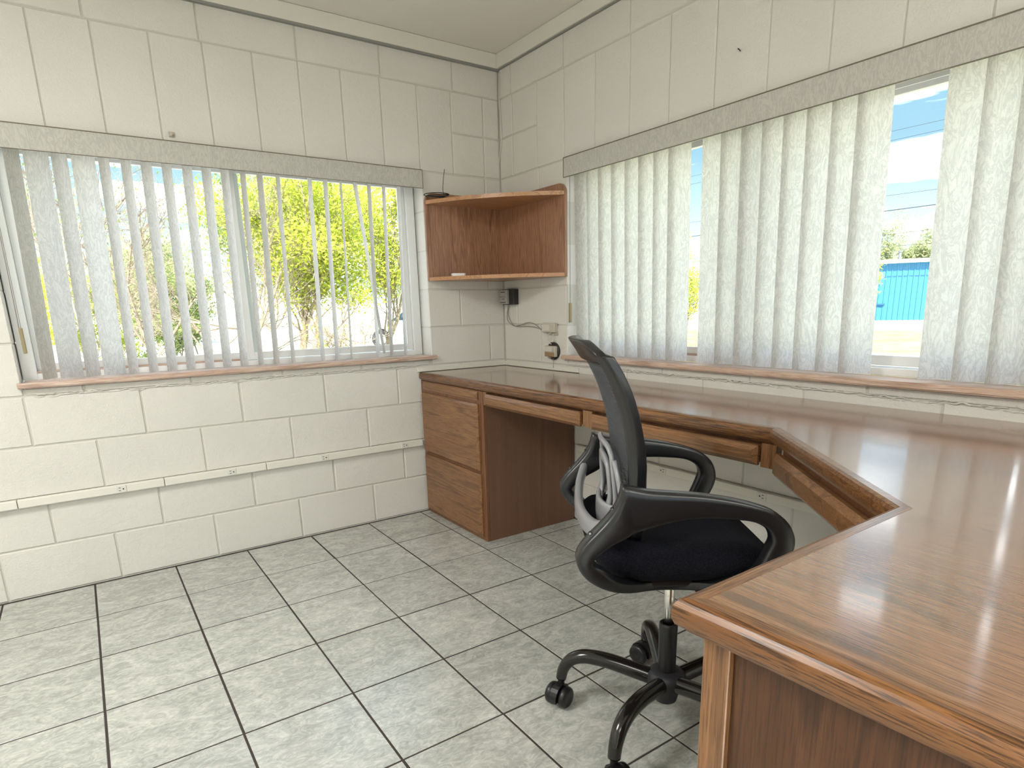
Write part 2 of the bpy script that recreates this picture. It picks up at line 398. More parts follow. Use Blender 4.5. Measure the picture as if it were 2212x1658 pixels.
# plain walls behind the camera
DX0, DX1, DZ1 = -4.2, -1.6, 2.3
bm = bmesh.new(); box(bm, XL-WT, DX0, YN-WT, YN, 0, ZC); box(bm, DX1, WT, YN-WT, YN, 0, ZC); box(bm, DX0, DX1, YN-WT, YN, DZ1, ZC)
wn = obj('wall_near', bm, M_wall, kind='structure')
d1 = structure('door_1')     # wide glazed opening added behind the camera for fill daylight
bm = bmesh.new(); n_ = 4; w_ = (DX1-DX0)/n_
for i in range(n_+1): box(bm, DX0+i*w_-.03*(i > 0), DX0+i*w_+.03*(i < n_), YN-.12, YN-.06, 0, DZ1)
for i in range(n_): box(bm, DX0+i*w_+.03, DX0+(i+1)*w_-.03, YN-.12, YN-.06, 0, .08); box(bm, DX0+i*w_+.03, DX0+(i+1)*w_-.03, YN-.12, YN-.06, DZ1-.07, DZ1)
obj('door_frame', bm, M_vinyl, d1)
for i in range(n_): obj('pane', B(DX0+i*w_+.025, DX0+(i+1)*w_-.025, YN-.094, YN-.088, .075, DZ1-.065), M_glass, d1)
wf = obj('wall_far_left', B(XL-WT, XL, YN, WT, 0, ZC), M_wall, kind='structure')
# ragged mortar beads under the sills (too lumpy to count)
def mortar_or_shade_line(axis, a0, a1, z, par, seed):
    rnd = random.Random(seed); bm = bmesh.new(); a = a0
    while a < a1:
        L = rnd.uniform(.02, .09); pts = []
        n = max(3, int(L/.008)); zz = z+rnd.uniform(-.004, .004)
        for i in range(n+1):
            p = a+L*i/n; zi = zz+noise.noise(Vector((p*40, seed, 0)))*.007; q = -.0005-abs(noise.noise(Vector((p*60, 3, seed))))*.003
            pts.append((p, q, zi) if axis == 'x' else (q, p, zi))
        r = [rnd.uniform(.0012, .0034) for _ in pts]; r[0] = r[-1] = .0008
        tube(bm, pts, r, 5); a += L*rnd.uniform(.85, 1.3)
    obj('mortar_bead', bm, M_wall, par, smooth=True, kind='stuff')
mortar_or_shade_line('x', -2.31, -.62, .846, wl, 3); mortar_or_shade_line('x', -2.3, -.62, .853, wl, 5); mortar_or_shade_line('y', -2.9, -.66, .848, wr, 4); mortar_or_shade_line('y', -2.9, -.9, .855, wr, 8)

# cornice boards, painted strip at the back of the desk
tr1 = obj('trim_1', B(XL, -.001, -.024, .001, 2.429, ZC-.001, bev=.002, seg=1), M_trimw, kind='structure')
tr2 = obj('trim_2', B(-.024, .001, YN, -.0245, 2.429, ZC-.001, bev=.002, seg=1), M_trimw, kind='structure')
M_gap_shadow = mat('grey_bead_paint', (.26, .26, .24), .6)
obj('bead', B(XL, -.0015, -.020, -.0005, 2.4195, 2.4285), M_gap_shadow, tr1); obj('bead', B(-.012, -.0005, YN, -.021, 2.4235, 2.4285), M_gap_shadow, tr2)  # dark strips drawn in place of the shade under the cornice boards
tr3 = obj('trim_3', B(-.60, -.001, -.012, .001, .8175, .842, bev=.002, seg=1), M_trimw, kind='structure')
tr4 = obj('trim_4', B(-.012, .001, -.70, -.0125, .8175, .842, bev=.002, seg=1), M_trimw, kind='structure')

# ------------------------------------------------------------------ windows (two-sash sliders)
def window(name, axis, o0, o1, zs0, zs1, flip):
    """local frame: a runs along the wall away from the corner is negative; d is depth into the wall"""
    r = structure(name)
    def bb(bm, a0, a1, d0, d1, z0, z1, bev=.002):
        return box(bm, a0, a1, d0, d1, z0, z1, bev, 1) if axis == 'x' else box(bm, d0, d1, a0, a1, z0, z1, bev, 1)
    D0, D1 = .105, .19; fw = .05; c = (o0+o1)/2
    bm = bmesh.new()
    bb(bm, o0+.001, o0+fw, D0, D1, zs0, zs1); bb(bm, o1-fw, o1-.001, D0, D1, zs0, zs1)
    bb(bm, o0+fw, o1-fw, D0, D1, zs1-.05, zs1-.001); bb(bm, o0+fw, o1-fw, D0, D1, zs0, zs0+.026)
    bb(bm, o0+fw, o1-fw, D0+.014, D0+.02, zs1-.062, zs1-.05, 0)
    obj('frame', bm, M_vinyl, r)
    # sashes: the left one (further from the corner on the left wall) sits outside
    L, R = o0+fw, o1-fw
    far, near = ((L, c+.03, .150), (c-.03, R, .122))
    for a0, a1, d in (far, near):
        s = obj('sash', bmesh.new(), M_vinyl, r) if False else None
        bm = bmesh.new(); sw = .034; zb, zt = zs0+.03, zs1-.052
        bb(bm, a0, a0+sw, d, d+.026, zb, zt); bb(bm, a1-sw, a1, d, d+.026, zb, zt)
        bb(bm, a0+sw, a1-sw, d, d+.026, zb, zb+sw); bb(bm, a0+sw, a1-sw, d, d+.026, zt-.02, zt)
        s = obj('sash', bm, M_vinyl, r)
        bm = bmesh.new(); bb(bm, a0+sw-.004, a1-sw+.004, d+.011, d+.015, zb+sw-.004, zt-.016, 0); obj('pane', bm, M_glass, s)
    # bare wooden track in front of the outer sash
    bm = bmesh.new(); bb(bm, *( (L+.002, c-.05) if not flip else (c+.05, R-.002)), D0+.012, .140, zs0+.0265, zs0+.036, 0); obj('track_strip', bm, M_sill if axis == 'x' else M_silly, r, label='bare brown wooden strip')
    # interior sill board with horns
    bm = bmesh.new(); sh0, sh1 = o0-.016, o1+.024
    pts = [(sh0, -.031), (sh1, -.031), (sh1, -.003), (o1-.004, -.003), (o1-.004, .104), (o0+.004, .104), (o0+.004, -.003), (sh0, -.003)]
    if axis == 'y': pts = [(y, x) for x, y in pts][::-1]
    prism(bm, pts, zs0-.022, zs0)
    bmesh.ops.bevel(bm, geom=[e_ for e_ in bm.edges if abs(e_.verts[0].co.z-e_.verts[1].co.z) < 1e-6 and min(e_.verts[0].co[1 if axis == 'x' else 0], e_.verts[1].co[1 if axis == 'x' else 0]) < -.03 and max(e_.verts[0].co[1 if axis == 'x' else 0], e_.verts[1].co[1 if axis == 'x' else 0]) < -.03], offset=.005, segments=2, affect='EDGES')
    obj('sill', bm, M_sill if axis == 'x' else M_silly, r)
    return r
win1 = window('window_1', 'x', -2.338, -.505, .906, 1.868, False)
win2 = window('window_2', 'y', -2.665, -.603, .906, 1.868, True)

# ------------------------------------------------------------------ vertical blinds
def vane_bm(w, z0, z1, lean=(0, 0), bow=.006, n=6, twist=0, thin=.0008):
    bm = bmesh.new(); rows = []
    nz_ = 5
    for j in range(nz_+1):
        u = j/nz_; z = z0+(z1-z0)*u; lx, ly = lean[0]*(1-u), lean[1]*(1-u); tw = twist*(1-u); row = []
        for i in range(n+1):
            s = i/n*2-1; a = s*w/2; q = bow*(1-s*s)
            x_ = a*math.cos(tw)-q*math.sin(tw); y_ = a*math.sin(tw)+q*math.cos(tw)
            row.append(bm.verts.new((x_+lx, y_+ly, z)))
        rows.append(row)
    for a, b_ in zip(rows, rows[1:]):
        for i in range(n): bm.faces.new((a[i], a[i+1], b_[i+1], b_[i]))
    return bm
def blind(name, label, loc):
    return thing(name, label, 'blind', loc)
# left blind (coordinates relative to the wall)
bl = blind('vertical_blind', 'marbled grey vertical blind half open at the left window with the trees behind', (-1.4, 0, 1.77))
O = Vector(bl.location)
def T(bm, off): bmesh.ops.translate(bm, verts=bm.verts, vec=-off); return bm
VW = .089
dataA = [(-2.222, .049), (-2.147, .080), (-2.073, .052), (-1.995, .080), (-1.925, .038), (-1.849, .036), (-1.775, .041), (-1.699, .038), (-1.621, .039), (-1.545, .039),
         (-1.470, .035), (-1.394, .024), (-1.321, .026), (-1.241, .018), (-1.092, .020), (-1.016, .021), (-.941, .007), (-.792, .020), (-.713, .018), (-.630, .018)]
for xc, w in dataA:
    al = math.atan2(xc-CAM.x, .02-CAM.y); ph = al+math.asin(min(.98, w*math.cos(al)/VW))
    bm = vane_bm(VW, .914, 1.845, bow=-.007)
    o = obj('vane', bm, M_vane, bl, smooth=True)
    o.data.transform(Matrix.Translation((0, 0, -O.z))); o.rotation_euler = (0, 0, math.pi/2-ph)
    o.location = (xc-O.x-.0, .02-O.y, 0); lean = -.022
    for v_ in o.data.vertices:
        u = (1.82-(v_.co.z+O.z))/.93
        d = Matrix.Rotation(-(math.pi/2-ph), 3, 'Z') @ Vector((lean*u, 0, 0)); v_.co += d
# the crooked vane that swings towards its neighbour
al = math.atan2(-.859-CAM.x, .02-CAM.y); ph = al+.25
o = obj('vane', vane_bm(VW, .931, 1.845, bow=-.007, twist=.12), M_vane, bl, smooth=True, label='crooked vane hanging aslant')
o.data.transform(Matrix.Translation((0, 0, -O.z))); o.rotation_euler = (0, 0, math.pi/2-ph); o.location = (-.865-O.x, .03-O.y, 0)
for v_ in o.data.vertices:
    u = (1.80-(v_.co.z+O.z))/.9
    v_.co += Matrix.Rotation(-(math.pi/2-ph), 3, 'Z') @ Vector((.10*u, .012*u, 0))
def valance(par, axis, a0, a1, z0=1.779, z1=1.866):
    off = Vector(par.location)
    def bb(bm, p0, p1, d0, d1, za, zb, bev=0):
        return T(box(bm, p0, p1, d0, d1, za, zb, bev, 1) if axis == 'x' else box(bm, d0, d1, p0, p1, za, zb, bev, 1), off)
    obj('valance', bb(bmesh.new(), a0, a1, -.034, -.029, z0, z1), M_val, par)
    bm = bmesh.new(); b2 = lambda *q: box(bm, *q) if axis == 'x' else box(bm, q[2], q[3], q[0], q[1], q[4], q[5])
    b2(a0, a1+.0015, -.037, -.0285, z1, z1+.003); b2(a0, a1+.0015, -.036, -.0285, z0-.002, z0); b2(a1, a1+.0025, -.036, -.0285, z0-.002, z1+.003)
    obj('edge_clip', T(bm, off), M_valedge, par)
    bm = bmesh.new(); b2(a0+.02, a1-.04, .0, .042, 1.83, 1.862); obj('headrail', T(bm, off), M_alu, par)
    bm = bmesh.new()
    bm.free()
    for k in range(4):
        bm = bmesh.new(); p = a0+.15+(a1-a0-.3)*k/3; q_ = (p-.01, p+.01, -.029, .001, 1.85, 1.86)
        box(bm, *q_) if axis == 'x' else box(bm, q_[2], q_[3], q_[0], q_[1], q_[4], q_[5]); obj('bracket', T(bm, off), M_alu, par)
valance(bl, 'x', -2.315, -.516)
# chain and weight at the far left of the left window
bm = bmesh.new()
tube(bm, [T_ for T_ in [(-2.306, -.012, 1.83), (-2.307, -.012, 1.5), (-2.309, -.012, 1.2), (-2.310, -.012, 1.085)]], .0018, 5)
bm2 = bmesh.new(); tube(bm2, [(-2.302, -.004, 1.83), (-2.303, -.004, 1.4), (-2.304, -.006, 1.12)], .0013, 5)
obj('pull_chain', T(bm, O), mat('grey_bead_chain', (.25, .22, .22), .4, .3), bl); obj('cord', T(bm2, O), mat('cord_grey', (.35, .35, .34), .6), bl)
obj('cord_weight', T(B(-2.312, -2.299, -.018, -.002, 1.022, 1.122, bev=.003), O), mat('aged_brass_plastic', (.27, .22, .11), .4), bl)

br_ = blind('vertical_blind', 'marbled grey vertical blind mostly closed at the right window above the desk', (0, -1.62, 1.77))
O2 = Vector(br_.location)
lefts = [-.634, -.725, -.809, -.897, -.988, -1.073, -1.162, -1.246, -1.424, -1.511, -1.602, -1.690, -1.774, -1.861, -1.948, -2.032, -2.289, -2.381, -2.468]
VB = .101; phB = math.radians(18)
for L_ in lefts:
    yc = L_-.062; ph = phB+random.uniform(-.03, .03)
    bm = vane_bm(VB, .914, 1.845, bow=-.013, n=8)
    o = obj('vane', bm, M_vane, br_, smooth=True); o.data.transform(Matrix.Translation((0, 0, -O2.z)))
    # + local x end points to the corner and into the room
    ang = math.pi/2+ph
    o.rotation_euler = (0, 0, ang); o.location = (.022-O2.x, yc-O2.y, 0)
    for v_ in o.data.vertices:
        u = (1.82-(v_.co.z+O2.z))/.93; v_.co += Matrix.Rotation(-ang, 3, 'Z') @ Vector((0, -.024*u, 0))
valance(br_, 'y', -2.66, -.617)
obj('cord_weight', T(B(-.004, .010, -.628, -.615, 1.075, 1.175, bev=.003), O2), MATS['aged_brass_plastic'], br_)
obj('pull_chain', T(tube(bmesh.new(), [(.003, -.620, 1.83), (.003, -.6205, 1.5), (.003, -.621, 1.17)], .0016, 5), O2), MATS['grey_bead_chain'], br_)

# ------------------------------------------------------------------ surface raceways with outlets
def outlet(par, off, axis, a, z):
    bm = bmesh.new(); d0 = -.0275
    bb = (lambda bm, p0, p1, q0, q1, z0, z1, bev=0: box(bm, p0, p1, q0, q1, z0, z1, bev, 1)) if axis == 'x' else (lambda bm, p0, p1, q0, q1, z0, z1, bev=0: box(bm, q0, q1, p0, p1, z0, z1, bev, 1))
    bb(bm, a-.021, a+.021, d0-.001, -.018, z-.0165, z+.0165, .002); o = obj('outlet', T(bm, off), M_pvc, par)
    bm = bmesh.new()
    for s in (-1, 1):
        bb(bm, a-.0095 if s < 0 else a-.0095, a-.0015, d0-.0016, d0, z+s*.006-.0012, z+s*.006+.0012)
    bb(bm, a+.006, a+.011, d0-.0016, d0, z-.003, z+.003)
    obj('outlet_slots', T(bm, off), M_slot, o)
def raceway(axis, label, segs, outs, z0=.4, z1=.435):
    a_mid = (segs[0]+segs[-1])/2
    r = thing('cable_raceway', label, 'raceway', (a_mid, 0, z0) if axis == 'x' else (0, a_mid, z0)); off = Vector(r.location)
    for a0, a1 in zip(segs, segs[1:]):
        bm = bmesh.new(); lo, hi = min(a0, a1)+.0012, max(a0, a1)-.0012
        if axis == 'x': box(bm, lo, hi, -.026, -.0005, z0, z1, .003, 2)
        else: box(bm, -.026, -.0005, lo, hi, z0, z1, .003, 2)
        obj('cover', T(bm, off), M_trimw, r)
        bm = bmesh.new()
        if axis == 'x': box(bm, lo, hi, -.012, -.0005, z0-.004, z0)
        else: box(bm, -.012, -.0005, lo, hi, z0-.004, z0)
        obj('base_channel', T(bm, off), M_trimw, r)
    for a in outs: outlet(r, off, axis, a, (z0+z1)/2)
raceway('x', 'cream cable raceway with four outlets low along the left wall', [-4.4, -3.4, -2.435, -1.905, -1.459, -.60], [-2.074, -1.621, -1.171, -.714])
raceway('y', 'cream cable raceway with outlets low on the wall under the desk', [-.70, -1.55, -2.5, -3.3], [-.796, -1.319, -1.836])

# ------------------------------------------------------------------ desk
DZ = .816; TH = .046
worktop = thing('built_in_desk', 'worn oak wrap-around desk top with an angled inner corner and a lacquer sheen', 'desk', (-.55, -1.7, DZ))
OW = Vector(worktop.location)
ED = [(-.59, -.001), (-.585, -2.211), (-1.030, -2.738), (-1.586, -2.743), (-1.556, -3.46)]
NI = .030
def offset_poly(P, d):
    out = []
    for i, p in enumerate(P):
        p = Vector(p); ns = []
        for a, b_ in ((i-1, i), (i, i+1)):
            if a >= 0 and b_ < len(P):
                e_ = (Vector(P[b_])-Vector(P[a])).normalized(); ns.append(Vector((-e_.y, e_.x)))   # left-hand normal
        if len(ns) == 1: out.append(p+ns[0]*d)
        else:
            n = (ns[0]+ns[1]).normalized(); out.append(p+n*d/max(.2, n.dot(ns[0])))
    return out
inner = offset_poly(ED, NI)          # inwards (towards the wall / under the camera side)
if (inner[0]-Vector((0, 0))).length > Vector(ED[0]).length: inner = offset_poly(ED, -NI)
poly = [tuple(p) for p in inner]+[(-.0015, -3.46), (-.0015, -.0015)]
poly[0] = (poly[0][0], -.0015)
bm = prism(bmesh.new(), poly, DZ-.026, DZ-.0002)
obj('top_panel', T(bm, OW), M_top, worktop)
# nosing profile: (out distance from the inner line, z)
def nosing(i, seg):
    a, b_ = Vector(ED[i]), Vector(ED[i+1]); ia, ib = inner[i], inner[i+1]
    prof = [(0, 0), (.55, 0), (.80, -.003), (.95, -.010), (1, -.020), (.97, -.029), (.88, -.036), (.62, -.038), (.55, -.044), (.3, -TH), (0, -TH)]
    bm = bmesh.new(); rings = []
    for s in (0, 1):
        o_, i_ = (a, ia) if s == 0 else (b_, ib)
        rings.append([bm.verts.new((*(i_+(o_-i_)*t_), DZ+z_)) for t_, z_ in prof])
    n = len(prof)
    for k in range(n): bm.faces.new((rings[0][k], rings[0][(k+1) % n], rings[1][(k+1) % n], rings[1][k]))
    bm.faces.new(rings[0][::-1]); bm.faces.new(rings[1])
    return bm
inner[0] = Vector((inner[0].x, -.001)); inner[-1] = Vector((inner[-1].x, -3.46))
dirs = [1, 1, 0, 1]
for i in range(4): obj('nosing', T(nosing(i, 0), OW), M_nose[dirs[i]], worktop, smooth=False)
# pale mitred border strips let into the top along the free edges
# ---- drawer pedestal by the left wall
FX = -.580
ped = thing('drawer_pedestal', 'oak pedestal with one shallow and two deep drawers against the left wall', 'cabinet', (-.3, -.33, 0)); OP = Vector(ped.location)
y0p, y1p = -.665, -.002
bm = bmesh.new(); box(bm, FX+.018, -.012, y0p, y0p+.018, .0, DZ-TH); obj('side_panel', T(bm, OP), M_panel, ped)
bm = bmesh.new(); box(bm, FX+.018, -.032, y1p-.018, y1p, .0, DZ-TH); obj('side_panel', T(bm, OP), M_panel, ped)
bm = bmesh.new(); box(bm, FX+.018, -.03, y0p+.018, y1p-.018, .06, .075); obj('bottom_panel', T(bm, OP), M_panel, ped)
bm = bmesh.new()
box(bm, FX, FX+.018, y0p, y0p+.042, 0, DZ-TH, .0015, 1); box(bm, FX, FX+.018, y1p-.03, y1p, 0, DZ-TH, .0015, 1)
box(bm, FX, FX+.018, y0p+.042, y1p-.03, 0, .045); box(bm, FX, FX+.018, y0p+.042, y1p-.03, .345, .375); box(bm, FX, FX+.018, y0p+.042, y1p-.03, .70, .722); box(bm, FX, FX+.018, y0p+.042, y1p-.03, .76, DZ-TH)
obj('face_frame', T(bm, OP), M_oakdk[2], ped)
def front(par, off, corners, z0, z1, th, m, inset=.012, name='drawer_front'):
    """raised bevelled drawer front between two plan points, standing proud along the outward normal"""
    a, b_ = Vector(corners[0]), Vector(corners[1]); e_ = (b_-a).normalized(); n = Vector((e_.y, -e_.x))
    mid = (a+b_)/2
    if (mid+n).x > mid.x or False: n = -n
    bm = bmesh.new(); L = (b_-a).length
    def ring(d, ins): return [bm.verts.new((*(a+e_*(ins if s == 0 else L-ins)+n*d), (z0+ins if q == 0 else z1-ins))) for s, q in ((0, 0), (1, 0), (1, 1), (0, 1))]
    r0 = ring(-.001, 0); r1 = ring(th*.45, 0); r2 = ring(th*.55, .003); r3 = ring(th, inset)
    bm.faces.new(r0[::-1]); bm.faces.new(r3)
    for p, q in ((r0, r1), (r1, r2), (r2, r3)):
        for i in range(4): bm.faces.new((p[i], p[(i+1) % 4], q[(i+1) % 4], q[i]))
    o = obj(name, T(bm, off), m, par); return o
front(ped, OP, [(FX, -.622), (FX, -.032)], .722, .765, .008, M_oak[1])
front(ped, OP, [(FX, -.630), (FX, -.028)], .366, .706, .020, M_oak[1])
front(ped, OP, [(FX, -.636), (FX, -.028)], .020, .352, .020, M_oak[1])
# ---- apron frame with pencil drawers
apron = thing('desk_apron', 'oak rail and short posts fixed under the desk top between the drawers', 'desk frame', (-.56, -1.4, .70)); OAp = Vector(apron.location)
obj('rail', T(B(FX+.03, FX+.048, -2.20, y0p-.001, .705, DZ-TH-.0005), OAp), M_oakdk[1], apron)
obj('post', T(B(FX+.002, FX+.028, -1.455, -1.402, .705, DZ-TH-.0005), OAp), M_oak[2], apron)
obj('post', T(B(FX+.002, FX+.028, -.692, -.667, .705, DZ-TH-.0005), OAp), M_oak[2], apron)
obj('post', T(B(FX+.0, FX+.028, -2.232, -2.185, .700, DZ-TH-.0005), OAp), M_oak[2], apron)
na = (Vector(ED[2])-Vector(ED[1])).normalized(); nn = Vector((na.y, -na.x)); nn = nn if nn.x > 0 else -nn   # towards the wall corner side
pa = Vector(ED[1])+na*.02+nn*.034; pb = Vector(ED[2])-na*.02+nn*.034
bm = prism(bmesh.new(), [tuple(pa), tuple(pb), tuple(pb+nn*.018), tuple(pa+nn*.018)], .705, DZ-TH-.0005); obj('rail', T(bm, OAp), M_oakdk[1], apron)
def pencil(lab, a, b_, z0=.704, z1=.762):
    mid = (Vector(a)+Vector(b_))/2; o = thing('pencil_drawer', lab, 'drawer', (mid.x, mid.y, z0)); off = Vector(o.location)
    front(o, off, [a, b_], z0, z1, .022, M_oak[1], .014)
    A_, B_ = Vector(a), Vector(b_); e_ = (B_-A_).normalized(); n = Vector((e_.y, -e_.x)); n = n if n.x > 0 else -n
    q = [A_+e_*.03+n*.0015, B_-e_*.03+n*.0015, B_-e_*.03+n*.012, A_+e_*.03+n*.012]
    obj('drawer_box', T(prism(bmesh.new(), [tuple(p) for p in q], z0+.006, z1-.006), off), M_oakdk[1], o); return o
pencil('shallow oak pencil drawer over the knee space beside the pedestal', (FX+.004, -1.393), (FX+.004, -.700))
pencil('long shallow oak drawer under the desk top behind the chair back', (FX+.004, -2.178), (FX+.004, -1.462))
pq = Vector(ED[1])+na*.045+nn*.018; pr_ = Vector(ED[2])-na*.02+nn*.018
pencil('oak drawer set diagonally under the angled corner of the desk top', tuple(pr_), tuple(pq), .690, .755)
# ---- end cabinet under the near end of the desk
ecx = -1.548
endc = thing('end_cabinet', 'oak end cabinet with a framed side panel under the near end of the desk', 'cabinet', (-1.3, -3.1, 0)); OE = Vector(endc.location)
obj('stile', T(B(ecx, ecx+.02, -2.803, -2.764, 0, DZ-TH-.0005, bev=.0015, seg=1), OE), M_oak[2], endc)
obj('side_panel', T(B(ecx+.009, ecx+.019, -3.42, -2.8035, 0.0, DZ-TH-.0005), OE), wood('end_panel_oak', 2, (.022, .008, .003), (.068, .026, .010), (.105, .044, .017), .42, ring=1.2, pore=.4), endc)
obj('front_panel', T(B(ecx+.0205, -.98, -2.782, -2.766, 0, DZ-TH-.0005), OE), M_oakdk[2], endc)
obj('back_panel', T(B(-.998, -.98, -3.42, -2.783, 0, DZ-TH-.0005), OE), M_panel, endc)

# ------------------------------------------------------------------ corner shelf
sh = thing('corner_shelf', 'oak corner wall shelf with two curved boards above the desk', 'shelf', (-.25, -.3, 1.309)); OS = Vector(sh.location)
zb, zt = 1.309, 1.762; pt = .016
def rounded_panel(axis, L):
    prof = [(0, zb), (L, zb), (L, zt-.05)]
    for k in range(1, 7):
        a = math.pi/2*k/6; prof.append((L-.05+.05*math.cos(a), zt-.05+.05*math.sin(a)))
    prof.append((0, zt)); bm = bmesh.new(); fr_, bk = [], []
    for s, z_ in prof:
        p0 = (-s, -.001, z_) if axis == 'x' else (-.001, -s-pt, z_); p1 = (-s, -pt, z_) if axis == 'x' else (-pt, -s-pt, z_)
        fr_.append(bm.verts.new(p1)); bk.append(bm.verts.new(p0))
    bm.faces.new(fr_); bm.faces.new(bk[::-1])
    for i in range(len(prof)): j = (i+1) % len(prof); bm.faces.new((fr_[i], bk[i], bk[j], fr_[j]))
    return bm
obj('side_panel', T(rounded_panel('x', .500), OS), M_shelf, sh); obj('side_panel', T(rounded_panel('y', .588), OS), M_shelf, sh)
def shelf_board(z0, z1, bulge):
    pts = [(-pt-.0005, -pt-.0005)]
    A_, B_ = Vector((-.497, -pt-.0005)), Vector((-pt-.0005, -.600))
    n = 18
    for k in range(n+1):
        u = k/n; p = A_.lerp(B_, u); b_ = math.sin(math.pi*u)**.8*bulge; d = Vector((-.77, -.64)); pts.append(tuple(p+d*b_))
    return prism(bmesh.new(), pts, z0, z1)
obj('shelf_board', T(shelf_board(1.703, 1.722, .065), OS), M_shelfy, sh); obj('shelf_board', T(shelf_board(1.3095, 1.328, .065), OS), M_shelfy, sh)

# cord coil with a stiff lead standing up on the shelf
cc = thing('coiled_cord', 'thin black cord coiled on the left end of the corner shelf', 'cord', (-.45, -.07, 1.722)); OC = Vector(cc.location)
M_cord = mat('black_cord', (.02, .018, .015), .4)
bm = bmesh.new(); rnd = random.Random(3)
for k in range(4):
    pts = []
    for i in range(25):
        a = 2*math.pi*i/24; R1 = .052+.006*k; pts.append((-.452+R1*math.cos(a+k*.1)*1.0, -.075+.026*math.sin(a)+.004*k, 1.728+.004*k+.012*(1+math.sin(a+k))*.6))
    tube(bm, pts, .0023, 5)
obj('coil', T(bm, OC), M_cord, cc, smooth=True)
bm = bmesh.new(); tube(bm, spline([(-.395, -.05, 1.73), (-.40, -.04, 1.775), (-.393, -.035, 1.82), (-.385, -.03, 1.855), (-.378, -.028, 1.885)], 4), .0016, 5)
tube(bm, [(-.455, -.09, 1.728), (-.40, -.095, 1.729), (-.34, -.10, 1.727)], .002, 5); obj('lead', T(bm, OC), M_cord, cc, smooth=True)
kt = thing('key_tag', 'small white paper tag lying on the lower shelf board', 'tag', (-.40, -.12, 1.3285)); OK_ = Vector(kt.location)
bm = prism(bmesh.new(), [(-.43, -.165), (-.37, -.180), (-.358, -.172), (-.36, -.150), (-.372, -.146), (-.425, -.135)], 1.3287, 1.343)
obj('tag_body', T(bm, OK_), mat('white_card', (.82, .80, .76), .6), kt)
ri = bmesh.new(); tube(ri, [(-.435+.008*math.cos(a/8*2*math.pi), -.15+.008*math.sin(a/8*2*math.pi), 1.331) for a in range(9)], .0008, 4, cap=False); obj('ring', T(ri, OK_), M_chrome, kt)

# ------------------------------------------------------------------ wall devices by the corner
dv = thing('wall_box', 'small black-backed box with a pale ribbed front in the corner under the shelf', 'box', (-.02, -.09, 1.17)); OD_ = Vector(dv.location)
obj('housing', T(B(-.034, -.0005, -.155, -.035, 1.174, 1.262, bev=.002, seg=1), OD_), mat('near_black_box', (.03, .028, .03), .5), dv)
obj('cover', T(B(-.055, -.0345, -.108, -.038, 1.178, 1.258, bev=.002, seg=1), OD_), mat('pale_grey_cover', (.40, .38, .35), .5), dv)
bm = bmesh.new(); box(bm, -.0565, -.055, -.094, -.052, 1.243, 1.247); box(bm, -.0565, -.055, -.105, -.040, 1.2175, 1.2195); box(bm, -.0565, -.055, -.088, -.058, 1.205, 1.208); box(bm, -.0565, -.055, -.100, -.046, 1.186, 1.190)
obj('vent_slots', T(bm, OD_), M_slot, dv)
M_jack = mat('aged_ivory_plastic', (.50, .46, .37), .45)
j1 = thing('phone_jack', 'upper ivory surface phone jack with wires, above the other jack', 'wall jack', (-.02, -.465, 1.01)); OJ = Vector(j1.location)
obj('housing', T(B(-.026, -.0005, -.520, -.405, 1.022, 1.072, bev=.004), OJ), M_jack, j1); obj('plate', T(B(-.008, -.0005, -.525, -.43, 1.008, 1.03, bev=.001, seg=1), OJ), M_jack, j1)
obj('printed_label', T(B(-.0275, -.026, -.478, -.412, 1.032, 1.062), OJ), mat('faded_label', (.62, .58, .52), .6), j1)
j2 = thing('phone_jack', 'lower ivory round-backed phone jack just above the desk top', 'wall jack', (-.02, -.485, .89)); OJ2 = Vector(j2.location)
Mx = Matrix.Rotation(-math.pi/2, 4, 'Y')
bm = lathe(bmesh.new(), [(.048, 0), (.048, .008), (.044, .012)], seg=24, M=Mx); bmesh.ops.translate(bm, verts=bm.verts, vec=(-.0008, -.485, .922)); bmesh.ops.scale(bm, vec=(1, 1.15, 1), verts=bm.verts, space=Matrix.Translation((0, .485, 0))); obj('back_plate', T(bm, OJ2), M_cord, j2)
obj('housing', T(B(-.034, -.0128, -.532, -.440, .892, .950, bev=.005), OJ2), M_jack, j2)
obj('lower_block', T(B(-.037, -.0345, -.528, -.446, .893, .917, bev=.001, seg=1), OJ2), mat('tan_block', (.30, .20, .10), .5), j2)
obj('printed_label', T(B(-.0375, -.0345, -.510, -.446, .921, .946), OJ2), MATS['faded_label'], j2)
M_wire = mat('grey_wire', (.30, .27, .24), .5); M_wirew = mat('white_wire', (.66, .63, .58), .5)
def wire(label, paths, m, r=.0022, cat='wire', name='wire'):
    bm = bmesh.new()
    for p in paths: tube(bm, spline(p, 7), r, 6)
    return tag(obj(name, bm, m, smooth=True), label, cat)
Pw = lambda l, d=-.006: [tuple(at(u, v, 0, d)) for u, v in l]
Z7 = lambda x, y: (1060+x/6.911, 600+y/6.908)
wire('pair of thin grey wires drooping from the corner box to the upper jack', [Pw([Z7(*q) for q in [(262, 405), (245, 560), (262, 650), (350, 712), (450, 700), (560, 665), (660, 690), (745, 765), (790, 790)]]), Pw([Z7(*q) for q in [(280, 405), (262, 520), (290, 630), (350, 712), (440, 722), (560, 720), (660, 735), (745, 765)]], -.009)], M_wire)
wire('short white loops of wire between the two ivory jacks', [Pw([Z7(*q) for q in [(910, 800), (860, 850), (842, 910), (870, 970), (905, 985)]], -.022), Pw([Z7(*q) for q in [(870, 850), (895, 910), (920, 955)]], -.016), Pw([Z7(*q) for q in [(940, 840), (920, 900), (930, 960)]], -.016)], M_wirew)
wire('loop of wire around the lower ivory jack', [Pw([Z7(*q) for q in [(860, 1000), (820, 1040), (812, 1110), (845, 1165), (900, 1190)]], -.016)], M_wirew)
